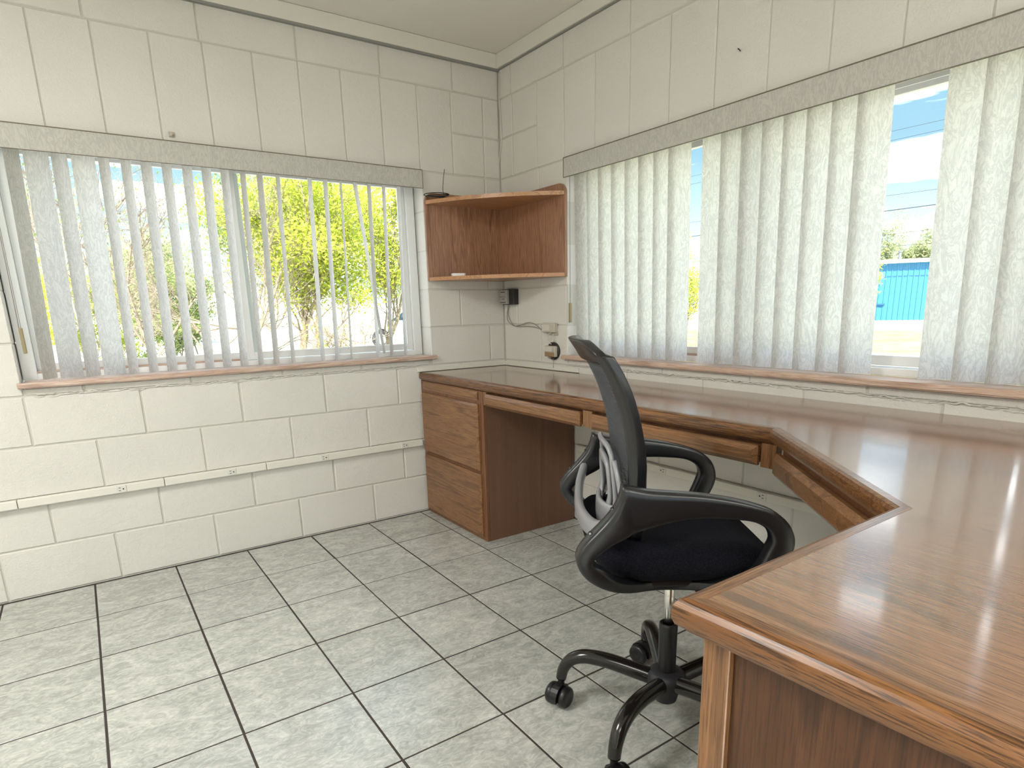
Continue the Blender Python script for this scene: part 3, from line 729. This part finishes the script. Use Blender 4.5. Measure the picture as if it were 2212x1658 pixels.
wire('thin wire dropping from the lower jack to the desk top', [Pw([Z7(*q) for q in [(932, 1195), (936, 1260), (936, 1340)]], -.014)], M_wire, .0016)
Pa = lambda l, d=-.005: [tuple(at(u, v, 0, d)) for u, v in l]
wire('white cable running down the room corner from the ceiling board to the shelf', [Pa([(1078, 156), (1078, 215), (1081, 250), (1083, 300), (1078, 350), (1071, 395), (1067, 416)])], M_wirew, .003, 'cable', 'cable')
# small hardware on the walls
nl = wire('small bent nail with scuffed paint high on the right wall', [[tuple(at(1599, 110, 0, .0)), tuple(at(1597, 107, 0, -.012)), tuple(at(1594, 105, 0, -.020))]], M_cord, .0022, 'nail', 'nail')
hk = thing('cord_hook', 'clear plastic hook just above the left valance', 'hook', tuple(at(371, 294, 1, 0))); 
obj('back_plate', B(-.012, .012, -.006, -.0005, -.004, .016, bev=.002, seg=1), M_jack, hk); obj('hook', lathe(bmesh.new(), [(.006, 0), (.008, .004), (.003, .010)], (0, -.006, .006), 12, Matrix.Rotation(math.pi/2, 4, 'X')), M_jack, hk)

# ------------------------------------------------------------------ housings of the added fill lights, out of view
for i, ((lx, ly, lw), lab) in enumerate(zip(FILL_LAMPS, ['ceiling light panel left of the camera', 'ceiling light panel behind the camera', 'ceiling light panel over the near end of the desk'])):
    t_ = thing('ceiling_light', 'flat white '+lab, 'light', (lx, ly, 2.4535))
    bm = bmesh.new()
    for a in ((-.64, -.6, -.34, .34), (.6, .64, -.34, .34), (-.6, .6, -.34, -.3), (-.6, .6, .3, .34)): box(bm, *a, 0, .046)
    obj('frame', bm, M_vinyl, t_); obj('diffuser', B(-.6, .6, -.3, .3, .002, .006), M_diff, t_)

# ------------------------------------------------------------------ office chair
CX, CY, TH_ = -.923, -2.166, math.radians(-35)
chair = thing('office_chair', 'black mesh-back swivel office chair with loop arms pulled up to the desk', 'chair', (CX, CY, 0), TH_)
# local x = forward, local y = left of the sitter
def fe(z):
    P = [(.60, -.115), (.70, -.105), (.755, -.107), (.808, -.108), (.865, -.116), (.915, -.127), (.967, -.143), (1.014, -.165), (1.058, -.191), (1.09, -.213)]
    for (z0, f0), (z1, f1) in zip(P, P[1:]):
        if z <= z1: return f0+(f1-f0)*(z-z0)/(z1-z0)
    return P[-1][1]
ZB, ZT = .615, 1.085
def hwid(z): u = (z-ZB)/(ZT-ZB); return .170+.036*min(1, u*1.25)-(.022*max(0, (u-.9)/.1)**2)
def bpos(s, z, off=0):
    hw = hwid(z); y = s*hw; return Vector((fe(z)-.012-.040*(1-s*s)-off, y, z))
def back_sheet(sel, th, ns=21, nzz=26, front_off=0):
    bm = bmesh.new(); grid = {}
    svals = [-1, -.94, -.86, -.78]+[-.78+1.56*i/14 for i in range(1, 14)]+[.78, .86, .94, 1]
    zvals = [ZB, ZB+.015, ZB+.035]+[ZB+.035+(ZT-.05-ZB-.035)*i/20 for i in range(1, 21)]+[ZT-.03, ZT-.012, ZT]
    def V(i, j, layer):
        k_ = (i, j, layer)
        if k_ not in grid:
            s, z = svals[i], zvals[j]; p = bpos(s, z, 0)
            if z > ZT-.02: p.z = ZT-(ZT-z)-.022*max(0, abs(s)-.7)/.3
            grid[k_] = bm.verts.new(p+Vector((th/2 if layer else -th/2, 0, 0)))
        return grid[k_]
    F = set()
    for i in range(len(svals)-1):
        for j in range(len(zvals)-1):
            if sel((svals[i]+svals[i+1])/2, (zvals[j]+zvals[j+1])/2): F.add((i, j))
    for i, j in F:
        a = [V(i, j, 1), V(i+1, j, 1), V(i+1, j+1, 1), V(i, j+1, 1)]; b_ = [V(i, j, 0), V(i, j+1, 0), V(i+1, j+1, 0), V(i+1, j, 0)]
        bm.faces.new(a); bm.faces.new(b_)
        for (di, dj), (p, q) in {(-1, 0): ((i, j), (i, j+1)), (1, 0): ((i+1, j+1), (i+1, j)), (0, -1): ((i+1, j), (i, j)), (0, 1): ((i, j+1), (i+1, j+1))}.items():
            if (i+di, j+dj) not in F: bm.faces.new((V(*p, 0), V(*p, 1), V(*q, 1), V(*q, 0)))
    return bm
def modbev(o, w, seg=2, sub=0):
    if w: m_ = o.modifiers.new('bevel', 'BEVEL'); m_.width = w; m_.segments = seg; m_.limit_method = 'ANGLE'; m_.angle_limit = math.radians(40)
    if sub: m_ = o.modifiers.new('sub', 'SUBSURF'); m_.levels = sub; m_.render_levels = sub
    return o
inn = lambda s, z: abs(s) < .78 and ZB+.035 < z < ZT-.05
modbev(obj('backrest_frame', back_sheet(lambda s, z: not inn(s, z), .024), M_plas, chair, smooth=True), .006, 3)
obj('backrest_mesh', back_sheet(inn, .003), M_mesh, chair, smooth=True)
# rolled lip along the top rail
# lumbar bracket: ribbons on the back surface
lum = bmesh.new()
def rib(path, ht=.006, off=.026):
    pts = []
    for s, z, hw in spline(path, 5):
        zc = max(z, .60); p = bpos(s, zc, off); p.z = z
        pts.append((*p, hw, ht))
    sweep(lum, pts, (1, 0, 0), 10, 3)
rib([(-1.25, .70, .026), (-1.0, .672, .032), (-.6, .650, .038), (0, .640, .040), (.6, .650, .038), (1.0, .672, .032), (1.25, .70, .026)], .008, .030)
rib([(-.36, .655, .020), (-.42, .70, .014), (-.38, .755, .012), (-.26, .785, .012), (0, .79, .013), (.26, .785, .012), (.38, .755, .012), (.42, .70, .014), (.36, .655, .020)])
rib([(-.60, .66, .012), (-.62, .70, .008), (-.55, .77, .007), (-.40, .825, .007), (0, .832, .007), (.40, .825, .007), (.55, .77, .007), (.62, .70, .008), (.60, .66, .012)])
rib([(-1.0, .68, .014), (-.82, .70, .010), (-.7, .76, .006), (-.58, .80, .005)]); rib([(1.0, .68, .014), (.82, .70, .010), (.7, .76, .006), (.58, .80, .005)])
obj('lumbar_bracket', lum, M_grey, chair, smooth=True, label='satin grey slotted lumbar bracket')
# lower cross tube joining the arms
bm = bmesh.new(); sweep(bm, [(*p, h, .012) for *p, h in spline([(-.205, -.272, .69, .02), (-.225, -.2, .662, .022), (-.238, -.1, .645, .024), (-.243, 0, .64, .024), (-.238, .1, .645, .024), (-.225, .2, .662, .022), (-.205, .272, .69, .02)], 5)], (1, 0, 0), 12, 2.6)
obj('cross_bar', bm, M_grey, chair, smooth=True, label='curved silver-grey cross bar')
# arms
def arm(s):
    y = .28*s; bm = bmesh.new()
    ST = [(-.182, .792, -.150, .684, 1, .022), (-.128, .779, -.118, .694, 1, .021), (-.07, .773, -.066, .708, 1, .021), (-.01, .767, -.012, .7135, 1, .021), (.052, .756, .048, .711, 1, .021), (.105, .742, .093, .706, 1, .021),
          (.145, .726, .120, .695, 1, .021), (.176, .700, .136, .680, 1, .022), (.192, .665, .142, .660, 1, .022), (.190, .630, .136, .640, .99, .022), (.170, .586, .122, .606, .985, .021), (.13, .545, .10, .569, .93, .020), (.07, .512, .05, .538, .78, .019),
          (0, .497, 0, .522, .62, .017), (-.08, .496, -.08, .522, .60, .017), (-.15, .512, -.14, .538, .76, .019), (-.205, .541, -.185, .566, .92, .021), (-.250, .573, -.215, .596, .985, .024), (-.274, .605, -.238, .612, 1, .026),
          (-.279, .635, -.240, .625, 1, .027), (-.262, .665, -.222, .642, 1, .027), (-.238, .691, -.198, .660, 1, .027), (-.212, .720, -.172, .673, 1, .026), (-.194, .748, -.160, .680, 1, .025), (-.185, .773, -.154, .683, 1, .023)]
    ST = spline(ST+[ST[0]], 3)[:-1]; rings = []
    for of, oz, if_, iz, ys, ht in ST:
        Oo, Ii = Vector((of, y*ys, oz)), Vector((if_, y*ys, iz)); ce = (Oo+Ii)/2; a_ = (Oo-Ii)/2; ring = []
        for k in range(16):
            t_ = 2*math.pi*(k+.5)/16; c_, s_ = math.cos(t_), math.sin(t_)
            ring.append(bm.verts.new(ce+a_*math.copysign(abs(c_)**(2/4.5), c_)+Vector((0, ht*math.copysign(abs(s_)**(2/4.5), s_), 0))))
        rings.append(ring)
    for r0, r1 in zip(rings, rings[1:]+rings[:1]):
        for k in range(16): bm.faces.new((r0[k], r0[(k+1) % 16], r1[(k+1) % 16], r1[k]))
    a = obj('armrest', bm, M_plas, chair, smooth=True)
    for (f_, z_) in ((-.205, .736), (-.252, .682)):
        Mt = Matrix.Rotation(math.radians(-125), 4, 'Y')
        b2 = lathe(bmesh.new(), [(.009, -.006), (.009, -.0015), (.005, -.0008)], (f_+.004, y, z_-.005), 12, Mt); obj('bolt', b2, M_legs, a, smooth=False)
arm(1); arm(-1)
# seat pad
def pad():
    bm = bmesh.new(); n1, n2 = 24, 14; rings = []
    prof = [(.0, 1.0, 1), ]
    lev = [(.72, .524), (.86, .534), (.955, .554), (.99, .576), (.975, .598), (.93, .612), (.80, .622), (.5, .624), (.2, .622)]
    for sc_, z in lev:
        ring = []
        for k in range(40):
            a = 2*math.pi*k/40; c_, s_ = math.cos(a), math.sin(a); p = 4.2
            x_ = .228*math.copysign(abs(c_)**(2/p), c_)*sc_-.012; y_ = (.245-.012*c_)*math.copysign(abs(s_)**(2/p), s_)*sc_
            dz = -.030*max(0, (x_-.09)/.13)**2 - .012*(1-min(1, (y_/.2)**2))*(1 if z > .6 else 0)+.012*max(0, (-x_-.12)/.1)
            ring.append(bm.verts.new((x_, y_, z+dz)))
        rings.append(ring)
    for r0, r1 in zip(rings, rings[1:]):
        for k in range(40): bm.faces.new((r0[k], r0[(k+1) % 40], r1[(k+1) % 40], r1[k]))
    bm.faces.new(rings[0][::-1]); bm.faces.new(rings[-1]); return bm
obj('seat_pad', pad(), M_fabric, chair, smooth=True)
bm = bmesh.new(); box(bm, -.185, .15, -.19, .19, .505, .526, .009, 2); box(bm, -.10, .09, -.10, .10, .487, .506, .007, 2); box(bm, -.165, -.11, -.16, -.08, .496, .507, .006, 2)
obj('seat_shell', bm, M_black, chair)
bm = bmesh.new(); tube(bm, [(.02, -.1, .497), (.02, -.20, .492), (.02, -.235, .490)], .005, 8); tube(bm, [(.02, -.225, .490), (.02, -.27, .489)], .009, 8); obj('tilt_lever', bm, M_black, chair, smooth=True)
bm = lathe(bmesh.new(), [(.0145, .26), (.0145, .488)], seg=20); obj('gas_lift', bm, M_chrome, chair, smooth=True)
bm = lathe(bmesh.new(), [(.022, .13), (.024, .15), (.0255, .305), (.024, .312), (.0165, .312), (.0165, .30)], seg=24); modbev(obj('column_sleeve', bm, M_black, chair, smooth=True), .0015, 2)
bm = lathe(bmesh.new(), [(.025, .072), (.030, .076), (.036, .10), (.050, .120), (.055, .140), (.052, .158), (.040, .165), (.026, .168)], seg=28); obj('hub', bm, mat('matt_black_hub', (.018, .018, .022), .5), chair, smooth=True)
LA = [126.4+72*k for k in range(5)]
for a in LA:
    al = math.radians(a)-TH_; d = Vector((math.cos(al), math.sin(al), 0)); q = Vector((-d.y, d.x, 0))
    def R(r, z): p = d*r; return (p.x, p.y, z)
    path = [(*R(.030, .136), .023, .023), (*R(.10, .152), .0225, .022), (*R(.17, .166), .0215, .022), (*R(.232, .168), .020, .021), (*R(.273, .152), .0185, .0195), (*R(.297, .120), .017, .0175), (*R(.306, .084), .0155, .016)]
    bm = sweep(bmesh.new(), spline(path, 5), tuple(q), 14, 2.2); obj('leg', bm, M_legs, chair, smooth=True)
    # caster: hood and two wheels, swivelled a little
    sw = al+random.uniform(-.5, .5)+1.2; cp = Vector(R(.306, 0)); wx = Vector((math.cos(sw), math.sin(sw), 0)); wy = Vector((-wx.y, wx.x, 0))
    Mc = Matrix((( wx.x, wy.x, 0), (wx.y, wy.y, 0), (0, 0, 1))).to_4x4()
    bm = bmesh.new()
    # hood: half disc shell over the wheels
    seg = 12; r_ = .037; hv = []
    for s in (-.012, .012):
        hv.append([bm.verts.new((r_*math.cos(math.radians(-15+210*i/seg))+.012, s, .033+r_*math.sin(math.radians(-15+210*i/seg)))) for i in range(seg+1)])
    for i in range(seg): bm.faces.new((hv[0][i], hv[0][i+1], hv[1][i+1], hv[1][i]))
    bm.faces.new(hv[0]); bm.faces.new(hv[1][::-1]); lathe(bm, [(.010, .060), (.010, .10)], (0, 0, 0), 12)
    bmesh.ops.transform(bm, matrix=Matrix.Translation(cp) @ Mc, verts=bm.verts)
    cst = obj('caster', bm, M_black, chair)
    for s in (-1, 1):
        bm = lathe(bmesh.new(), [(.012, -.0105), (.027, -.0105), (.031, -.007), (.033, 0), (.031, .007), (.027, .0105), (.012, .0105)], (0, 0, 0), 20, Matrix.Rotation(math.pi/2, 4, 'X'))
        bmesh.ops.transform(bm, matrix=Matrix.Translation(cp) @ Mc @ Matrix.Translation((.012, s*.0235, .0332)), verts=bm.verts); obj('wheel', bm, M_black, cst, smooth=True)

# ------------------------------------------------------------------ outdoors
GZ = -.20
def ground(name, poly, z, m, kind='structure'):
    bm = bmesh.new(); vs = [bm.verts.new((x, y, z)) for x, y in poly]; bm.faces.new(vs); o = obj(name, bm, m); o['kind'] = kind; return o
M_lot = mat('pale_gravel', (.66, .63, .58), .9, spec=.1); M_grass = mat('dry_grass', (.42, .42, .16), .95, spec=.05); t, b = nodes(M_grass)
v = coords(t); t.links.new(tramp(t, tnoise(t, v, .8, 6, 1, .7), [(.3, (.28, .30, .10)), (.5, (.42, .42, .16)), (.7, (.60, .56, .30))]), b.inputs['Base Color'])
t, b = nodes(M_lot); v = coords(t); t.links.new(tramp(t, tnoise(t, v, .5, 6, 1, .7), [(.3, (.45, .42, .34)), (.55, (.68, .65, .6)), (.8, (.76, .74, .7))]), b.inputs['Base Color'])
ground('gravel_lot', [(-120, -120), (220, -120), (220, 220), (-120, 220)], GZ-.03, M_lot)
# lawn seen through the right window: out to 33 m along the line of sight
vd = Vector((.912, .41)); vp = Vector((-vd.y, vd.x)); c2 = Vector((CAM.x, CAM.y))
q = [c2+vd*6-vp*30, c2+vd*32.5-vp*30, c2+vd*32.5+vp*13, c2+vd*6+vp*10]
ground('lawn', [tuple(p) for p in q], GZ, M_grass)
# blue corrugated shed
shd = thing('metal_shed', 'bright blue corrugated metal shed with a white roof beyond the lawn', 'building', (*(c2+vd*47), GZ), math.atan2(vd.y, vd.x))
M_blue = mat('blue_corrugated_metal', (.10, .40, .66), .5); M_bluedk = mat('dark_blue_metal', (.015, .10, .28), .5); M_roof = mat('white_roof_metal', (.8, .8, .8), .5)
def corr(w, z0, z1, x=0, pitch=.30, dep=.04, y0=None):
    bm = bmesh.new(); y = -w/2 if y0 is None else y0; end = y+w; pr2 = []
    while y < end-1e-6:
        for dy, dx in ((0, 0), (.18, 0), (.21, dep), (.27, dep)):
            pr2.append((x-dx, min(y+dy, end)))
        y += pitch
    a = [bm.verts.new((px, py, z0)) for px, py in pr2]; b_ = [bm.verts.new((px, py, z1)) for px, py in pr2]
    for i in range(len(pr2)-1): bm.faces.new((a[i], a[i+1], b_[i+1], b_[i]))
    bmesh.ops.solidify(bm, geom=bm.faces[:], thickness=.01); return bm
obj('lower_wall', corr(16, 0, 2.72), M_blue, shd); obj('upper_wall', corr(16, 2.74, 3.5, .03), M_blue, shd)
obj('gable_wall', B(0.05, 9, 7.9, 8.0, 0, 3.45), M_blue, shd); obj('gable_wall', B(0.05, 9, -8.0, -7.9, 0, 3.45), M_blue, shd)
obj('girt', B(-.03, .0, -8, 8, 2.69, 2.74), M_bluedk, shd); obj('roof', B(-.45, 9.3, -8.3, 8.3, 3.50, 3.72), M_roof, shd)
obj('foundation', B(-.02, 9, -8, 8, -.03, .02), M_lot, shd)
hs = obj('hatch_awning', B(-.18, -.045, .85, 2.3, .98, 1.06), M_bluedk, shd)
# roof pipe
obj('vent_pipe', lathe(bmesh.new(), [(.08, 3.7), (.08, 4.25), (.14, 4.26), (.14, 4.35)], (1.5, .35, 0), 12), mat('dark_pipe', (.15, .16, .18), .6), shd)
# overhead wires
for i, (p, q_) in enumerate([((1920, 285), (2031, 260)), ((1919, 305), (2029, 281)), ((1922, 422), (2018, 409)), ((1911, 456), (2018, 442)), ((1899, 509), (2012, 495)), ((1898, 534), (2012, 525))]):
    a, b_ = at(*p, 0, 34), at(*q_, 0, 34); d = (b_-a).normalized()
    bm = bmesh.new(); pts = [a+d*s for s in (-60, -30, 0, 15, 40)]
    tube(bm, pts, .010 if i != 3 else .022, 5)
    tag(obj('power_line', bm, mat('power_line_black', (.05, .05, .07), .5)), ['topmost overhead wire across the blue sky', 'second overhead wire from the top, just below the topmost', 'thin overhead wire above the bare treetop', 'thick dark overhead wire just below the treetop', 'overhead wire crossing the pale green tree', 'lowest overhead wire just above the shed roof'][i], 'wire', 'overhead wires across the sky')

# trees
def leaf_mat(name, c1, c2):
    m = mat(name, c1, .7, spec=.15); t, b = nodes(m); v = coords(t)
    c = tramp(t, tnoise(t, v, 1.6, 4), [(.35, c1), (.65, c2)]); t.links.new(c, b.inputs['Base Color'])
    tr = N(t, 'ShaderNodeBsdfTranslucent'); t.links.new(c, tr.inputs[0]); ms = N(t, 'ShaderNodeMixShader'); ms.inputs[0].default_value = .35
    t.links.new(b.outputs[0], ms.inputs[1]); t.links.new(tr.outputs[0], ms.inputs[2]); t.links.new(ms.outputs[0], t.nodes['Material Output'].inputs[0]); return m
L_yel = leaf_mat('sunlit_yellow_green_foliage', (.42, .50, .05), (.62, .66, .10)); L_grn = leaf_mat('mid_green_foliage', (.22, .32, .10), (.42, .50, .18)); L_pin = leaf_mat('pale_pine_foliage', (.30, .36, .17), (.50, .54, .28))
M_bark = mat('pale_bark', (.30, .25, .20), .9, spec=.1)
def tree(label, pos, h, spread, leafm, nleaf, leafsize, seed, trunks=1, levels=4, base_r=.09, leafz=.25, cat='tree', name='tree', sc=1.0):
    rnd = random.Random(seed); root = thing(name, label, cat, pos); bm = bmesh.new(); tips = []
    def grow(p, d, L, r, lv):
        n = 4; pts = [p]; dd = d.copy()
        for i in range(n):
            dd = (dd+Vector((rnd.gauss(0, .16), rnd.gauss(0, .16), rnd.gauss(.02, .1)))).normalized(); pts.append(pts[-1]+dd*L/n)
        tube(bm, pts, [r*(1-.45*i/n) for i in range(n+1)], 5 if lv < 2 else 3, cap=False)
        if lv >= 2: tips.extend(pts[1:])
        if lv < levels:
            for k in range(rnd.randint(3, 5) if lv else 7):
                i = rnd.randint(1, n); nd = (dd+Vector((rnd.gauss(0, .75), rnd.gauss(0, .75), rnd.gauss(.05, .35)))).normalized(); nd = Vector((nd.x*spread, nd.y*spread, nd.z)).normalized()
                grow(pts[i], nd, L*rnd.uniform(.5, .72), r*.48, lv+1)
    for k in range(trunks):
        grow(Vector((rnd.uniform(-.5, .5)*(trunks > 1), rnd.uniform(-.5, .5)*(trunks > 1), 0)), Vector((rnd.gauss(0, .12), rnd.gauss(0, .12), 1)).normalized(), h*.5, base_r, 0)
    obj('branches', bm, M_bark, root, kind='stuff')
    if nleaf:
        bm = bmesh.new(); tips = [t_ for t_ in tips if t_.z > h*leafz] or tips
        me = bpy.data.meshes.new('foliage'); vs, fs = [], []
        for i in range(nleaf):
            c = rnd.choice(tips)+Vector((rnd.gauss(0, .20), rnd.gauss(0, .20), rnd.gauss(0, .15)))*(h/5)*(.6+.4*sc)
            a = Vector((rnd.gauss(0, 1), rnd.gauss(0, 1), rnd.gauss(0, 1))).normalized(); b_ = a.orthogonal().normalized(); s = leafsize*rnd.uniform(.6, 1.4); k = len(vs)
            vs += [c-a*s, c+b_*s*.5, c+a*s, c-b_*s*.5]; fs.append((k, k+1, k+2, k+3))
        me.from_pydata([tuple(v_) for v_ in vs], [], fs); me.materials.append(leafm); bm.free()
        o = bpy.data.objects.new('foliage', me); link(o, root); o['kind'] = 'stuff'
    return root
def ap(u, dist):   # ground point below pixel column u at a horizontal distance
    d = pxray(u, 690); d = Vector((d.x, d.y)).normalized(); p = c2+d*dist; return (p.x, p.y, GZ)
tree('bright yellow-green leafy tree filling the right sash of the left window', ap(655, 13), 4.3, .62, L_yel, 30000, .036, 11, trunks=3, base_r=.05, leafz=.34, sc=.55)
tree('yellow-green tree at the far right edge of the left window', ap(835, 15), 4.7, .55, L_yel, 16000, .036, 12, trunks=2, base_r=.05, leafz=.36, sc=.5)
tree('mid green tree behind the yellow one, its top against the sky', ap(610, 20), 6.2, .7, L_grn, 16000, .05, 13, trunks=2, base_r=.07, leafz=.5, sc=.5)
tree('bare leaning tree with tangled twigs seen through the left sash', ap(300, 13), 5.0, .9, L_grn, 900, .03, 21, trunks=2, levels=5, base_r=.045)
tree('slender bare tree beside the meeting stile of the left window', ap(430, 12), 4.8, .7, L_grn, 600, .03, 22, trunks=2, levels=5, base_r=.04)
tree('bare twiggy tree at the far left of the left window', ap(130, 16), 5.0, .8, L_pin, 900, .03, 23, trunks=2, levels=4, base_r=.035)
tree('low green shrub under the bare trees', ap(400, 17), 2.6, .9, L_grn, 14000, .035, 31, trunks=3, levels=3, base_r=.02, leafz=.1, cat='shrub', name='shrub', sc=.7)
tree('round yellow-green shrub near the left jamb of the left window', ap(225, 19), 2.7, .9, L_yel, 14000, .038, 32, trunks=3, levels=3, base_r=.02, leafz=.1, cat='shrub', name='shrub', sc=.7)
tree('bare bush with grey twigs in front of the parked car', ap(765, 11), 1.7, .8, L_yel, 300, .025, 33, trunks=4, levels=4, base_r=.018, cat='shrub', name='shrub')
tree('broad pale tree in the distance behind the bare trees', ap(310, 33), 5.2, 1.0, L_pin, 16000, .07, 34, trunks=3, levels=3, base_r=.08, leafz=.2, sc=.8)
tree('tall thin-topped pine standing behind the blue shed', (*(c2+Vector((.896, .436))*59), GZ), 8.0, .35, L_pin, 7000, .09, 41, trunks=1, base_r=.10, leafz=.35, sc=.3)
tree('bushy pale green tree behind the blue shed', (*(c2+Vector((.906, .409))*64), GZ), 6.6, .8, L_pin, 14000, .10, 42, trunks=2, base_r=.10, leafz=.25, sc=.7)
tree('small leafy tree in front of the left end of the blue shed', (*(c2+Vector((.899, .452))*42), GZ), 3.8, .6, L_yel, 9000, .06, 43, trunks=2, base_r=.06, leafz=.35, sc=.6)
tree('yellow-green sapling seen through the narrow gap of the right blind', (*(c2+Vector((.765, .644))*22), GZ), 3.6, .5, L_yel, 6000, .04, 44, trunks=2, base_r=.03, leafz=.25, sc=.6)

# parked car beyond the left window
cp = ap(835, 24.5); dcar = Vector((pxray(835, 690).x, pxray(835, 690).y)).normalized(); ang = math.atan2(-dcar.x, dcar.y)
car = thing('car', 'white car parked beyond the bushes at the right edge of the left window', 'car', cp, ang)
M_car = mat('white_car_paint', (.75, .76, .78), .25); M_cg = mat('car_glass', (.03, .06, .08), .08); M_tyre = mat('tyre_rubber', (.10, .10, .11), .8)
def carbody():
    prof = [(-.62, .28), (-.98, .36), (-1.0, .62), (-.90, .80), (-.1, .93), (.35, 1.02), (.42, 1.04), (1.75+.2, 1.04), (3.3, .98), (3.4, .6), (3.35, .32)]
    # wheel arches
    bm = bmesh.new(); pts = [(-1.0, .36), (-1.02, .62), (-.92, .80), (-.1, .92), (.5, .98), (2.4, 1.0), (3.3, .95), (3.38, .6), (3.33, .30), (2.75, .28)]
    pts += [(2.35+.38*math.cos(a), .33+.38*math.sin(a)) for a in [math.radians(k) for k in range(0, 181, 20)]]
    pts += [(1.9, .26), (.3, .26)]+[(-.25+.38*math.cos(a), .33+.38*math.sin(a)) for a in [math.radians(k) for k in range(0, 181, 20)]]+[(-.7, .28)]
    a = [bm.verts.new((x, -.85, z)) for x, z in pts]; b_ = [bm.verts.new((x, .85, z)) for x, z in pts]
    bm.faces.new(a); bm.faces.new(b_[::-1])
    for i in range(len(pts)): j = (i+1) % len(pts); bm.faces.new((a[i], b_[i], b_[j], a[j]))
    return bm
obj('body', carbody(), M_car, car)
cab = [(.15, .97), (.85, 1.42), (2.1, 1.45), (2.9, .99)]
bm = bmesh.new(); a = [bm.verts.new((x, -.74+(.10 if z > 1.2 else 0), z)) for x, z in cab]; b_ = [bm.verts.new((x, .74-(.10 if z > 1.2 else 0), z)) for x, z in cab]
bm.faces.new(a); bm.faces.new(b_[::-1]); [bm.faces.new((a[i], b_[i], b_[(i+1) % 4], a[(i+1) % 4])) for i in range(4)]; obj('windows', bm, M_cg, car)
obj('roof', B(.82, 2.12, -.66, .66, 1.42, 1.47, bev=.02), M_car, car)
for x_ in (-.25, 2.35):
    for y_ in (-.76, .76):
        w_ = obj('wheel', lathe(bmesh.new(), [(.2, -.1), (.30, -.1), (.325, -.08), (.325, .08), (.30, .1), (.2, .1)], (x_, y_, .325), 24, Matrix.Rotation(math.pi/2, 4, 'X')), M_tyre, car)
        obj('hub_cap', lathe(bmesh.new(), [(.195, -.105), (.195, .105)], (x_, y_, .325), 16, Matrix.Rotation(math.pi/2, 4, 'X')), M_alu, w_)
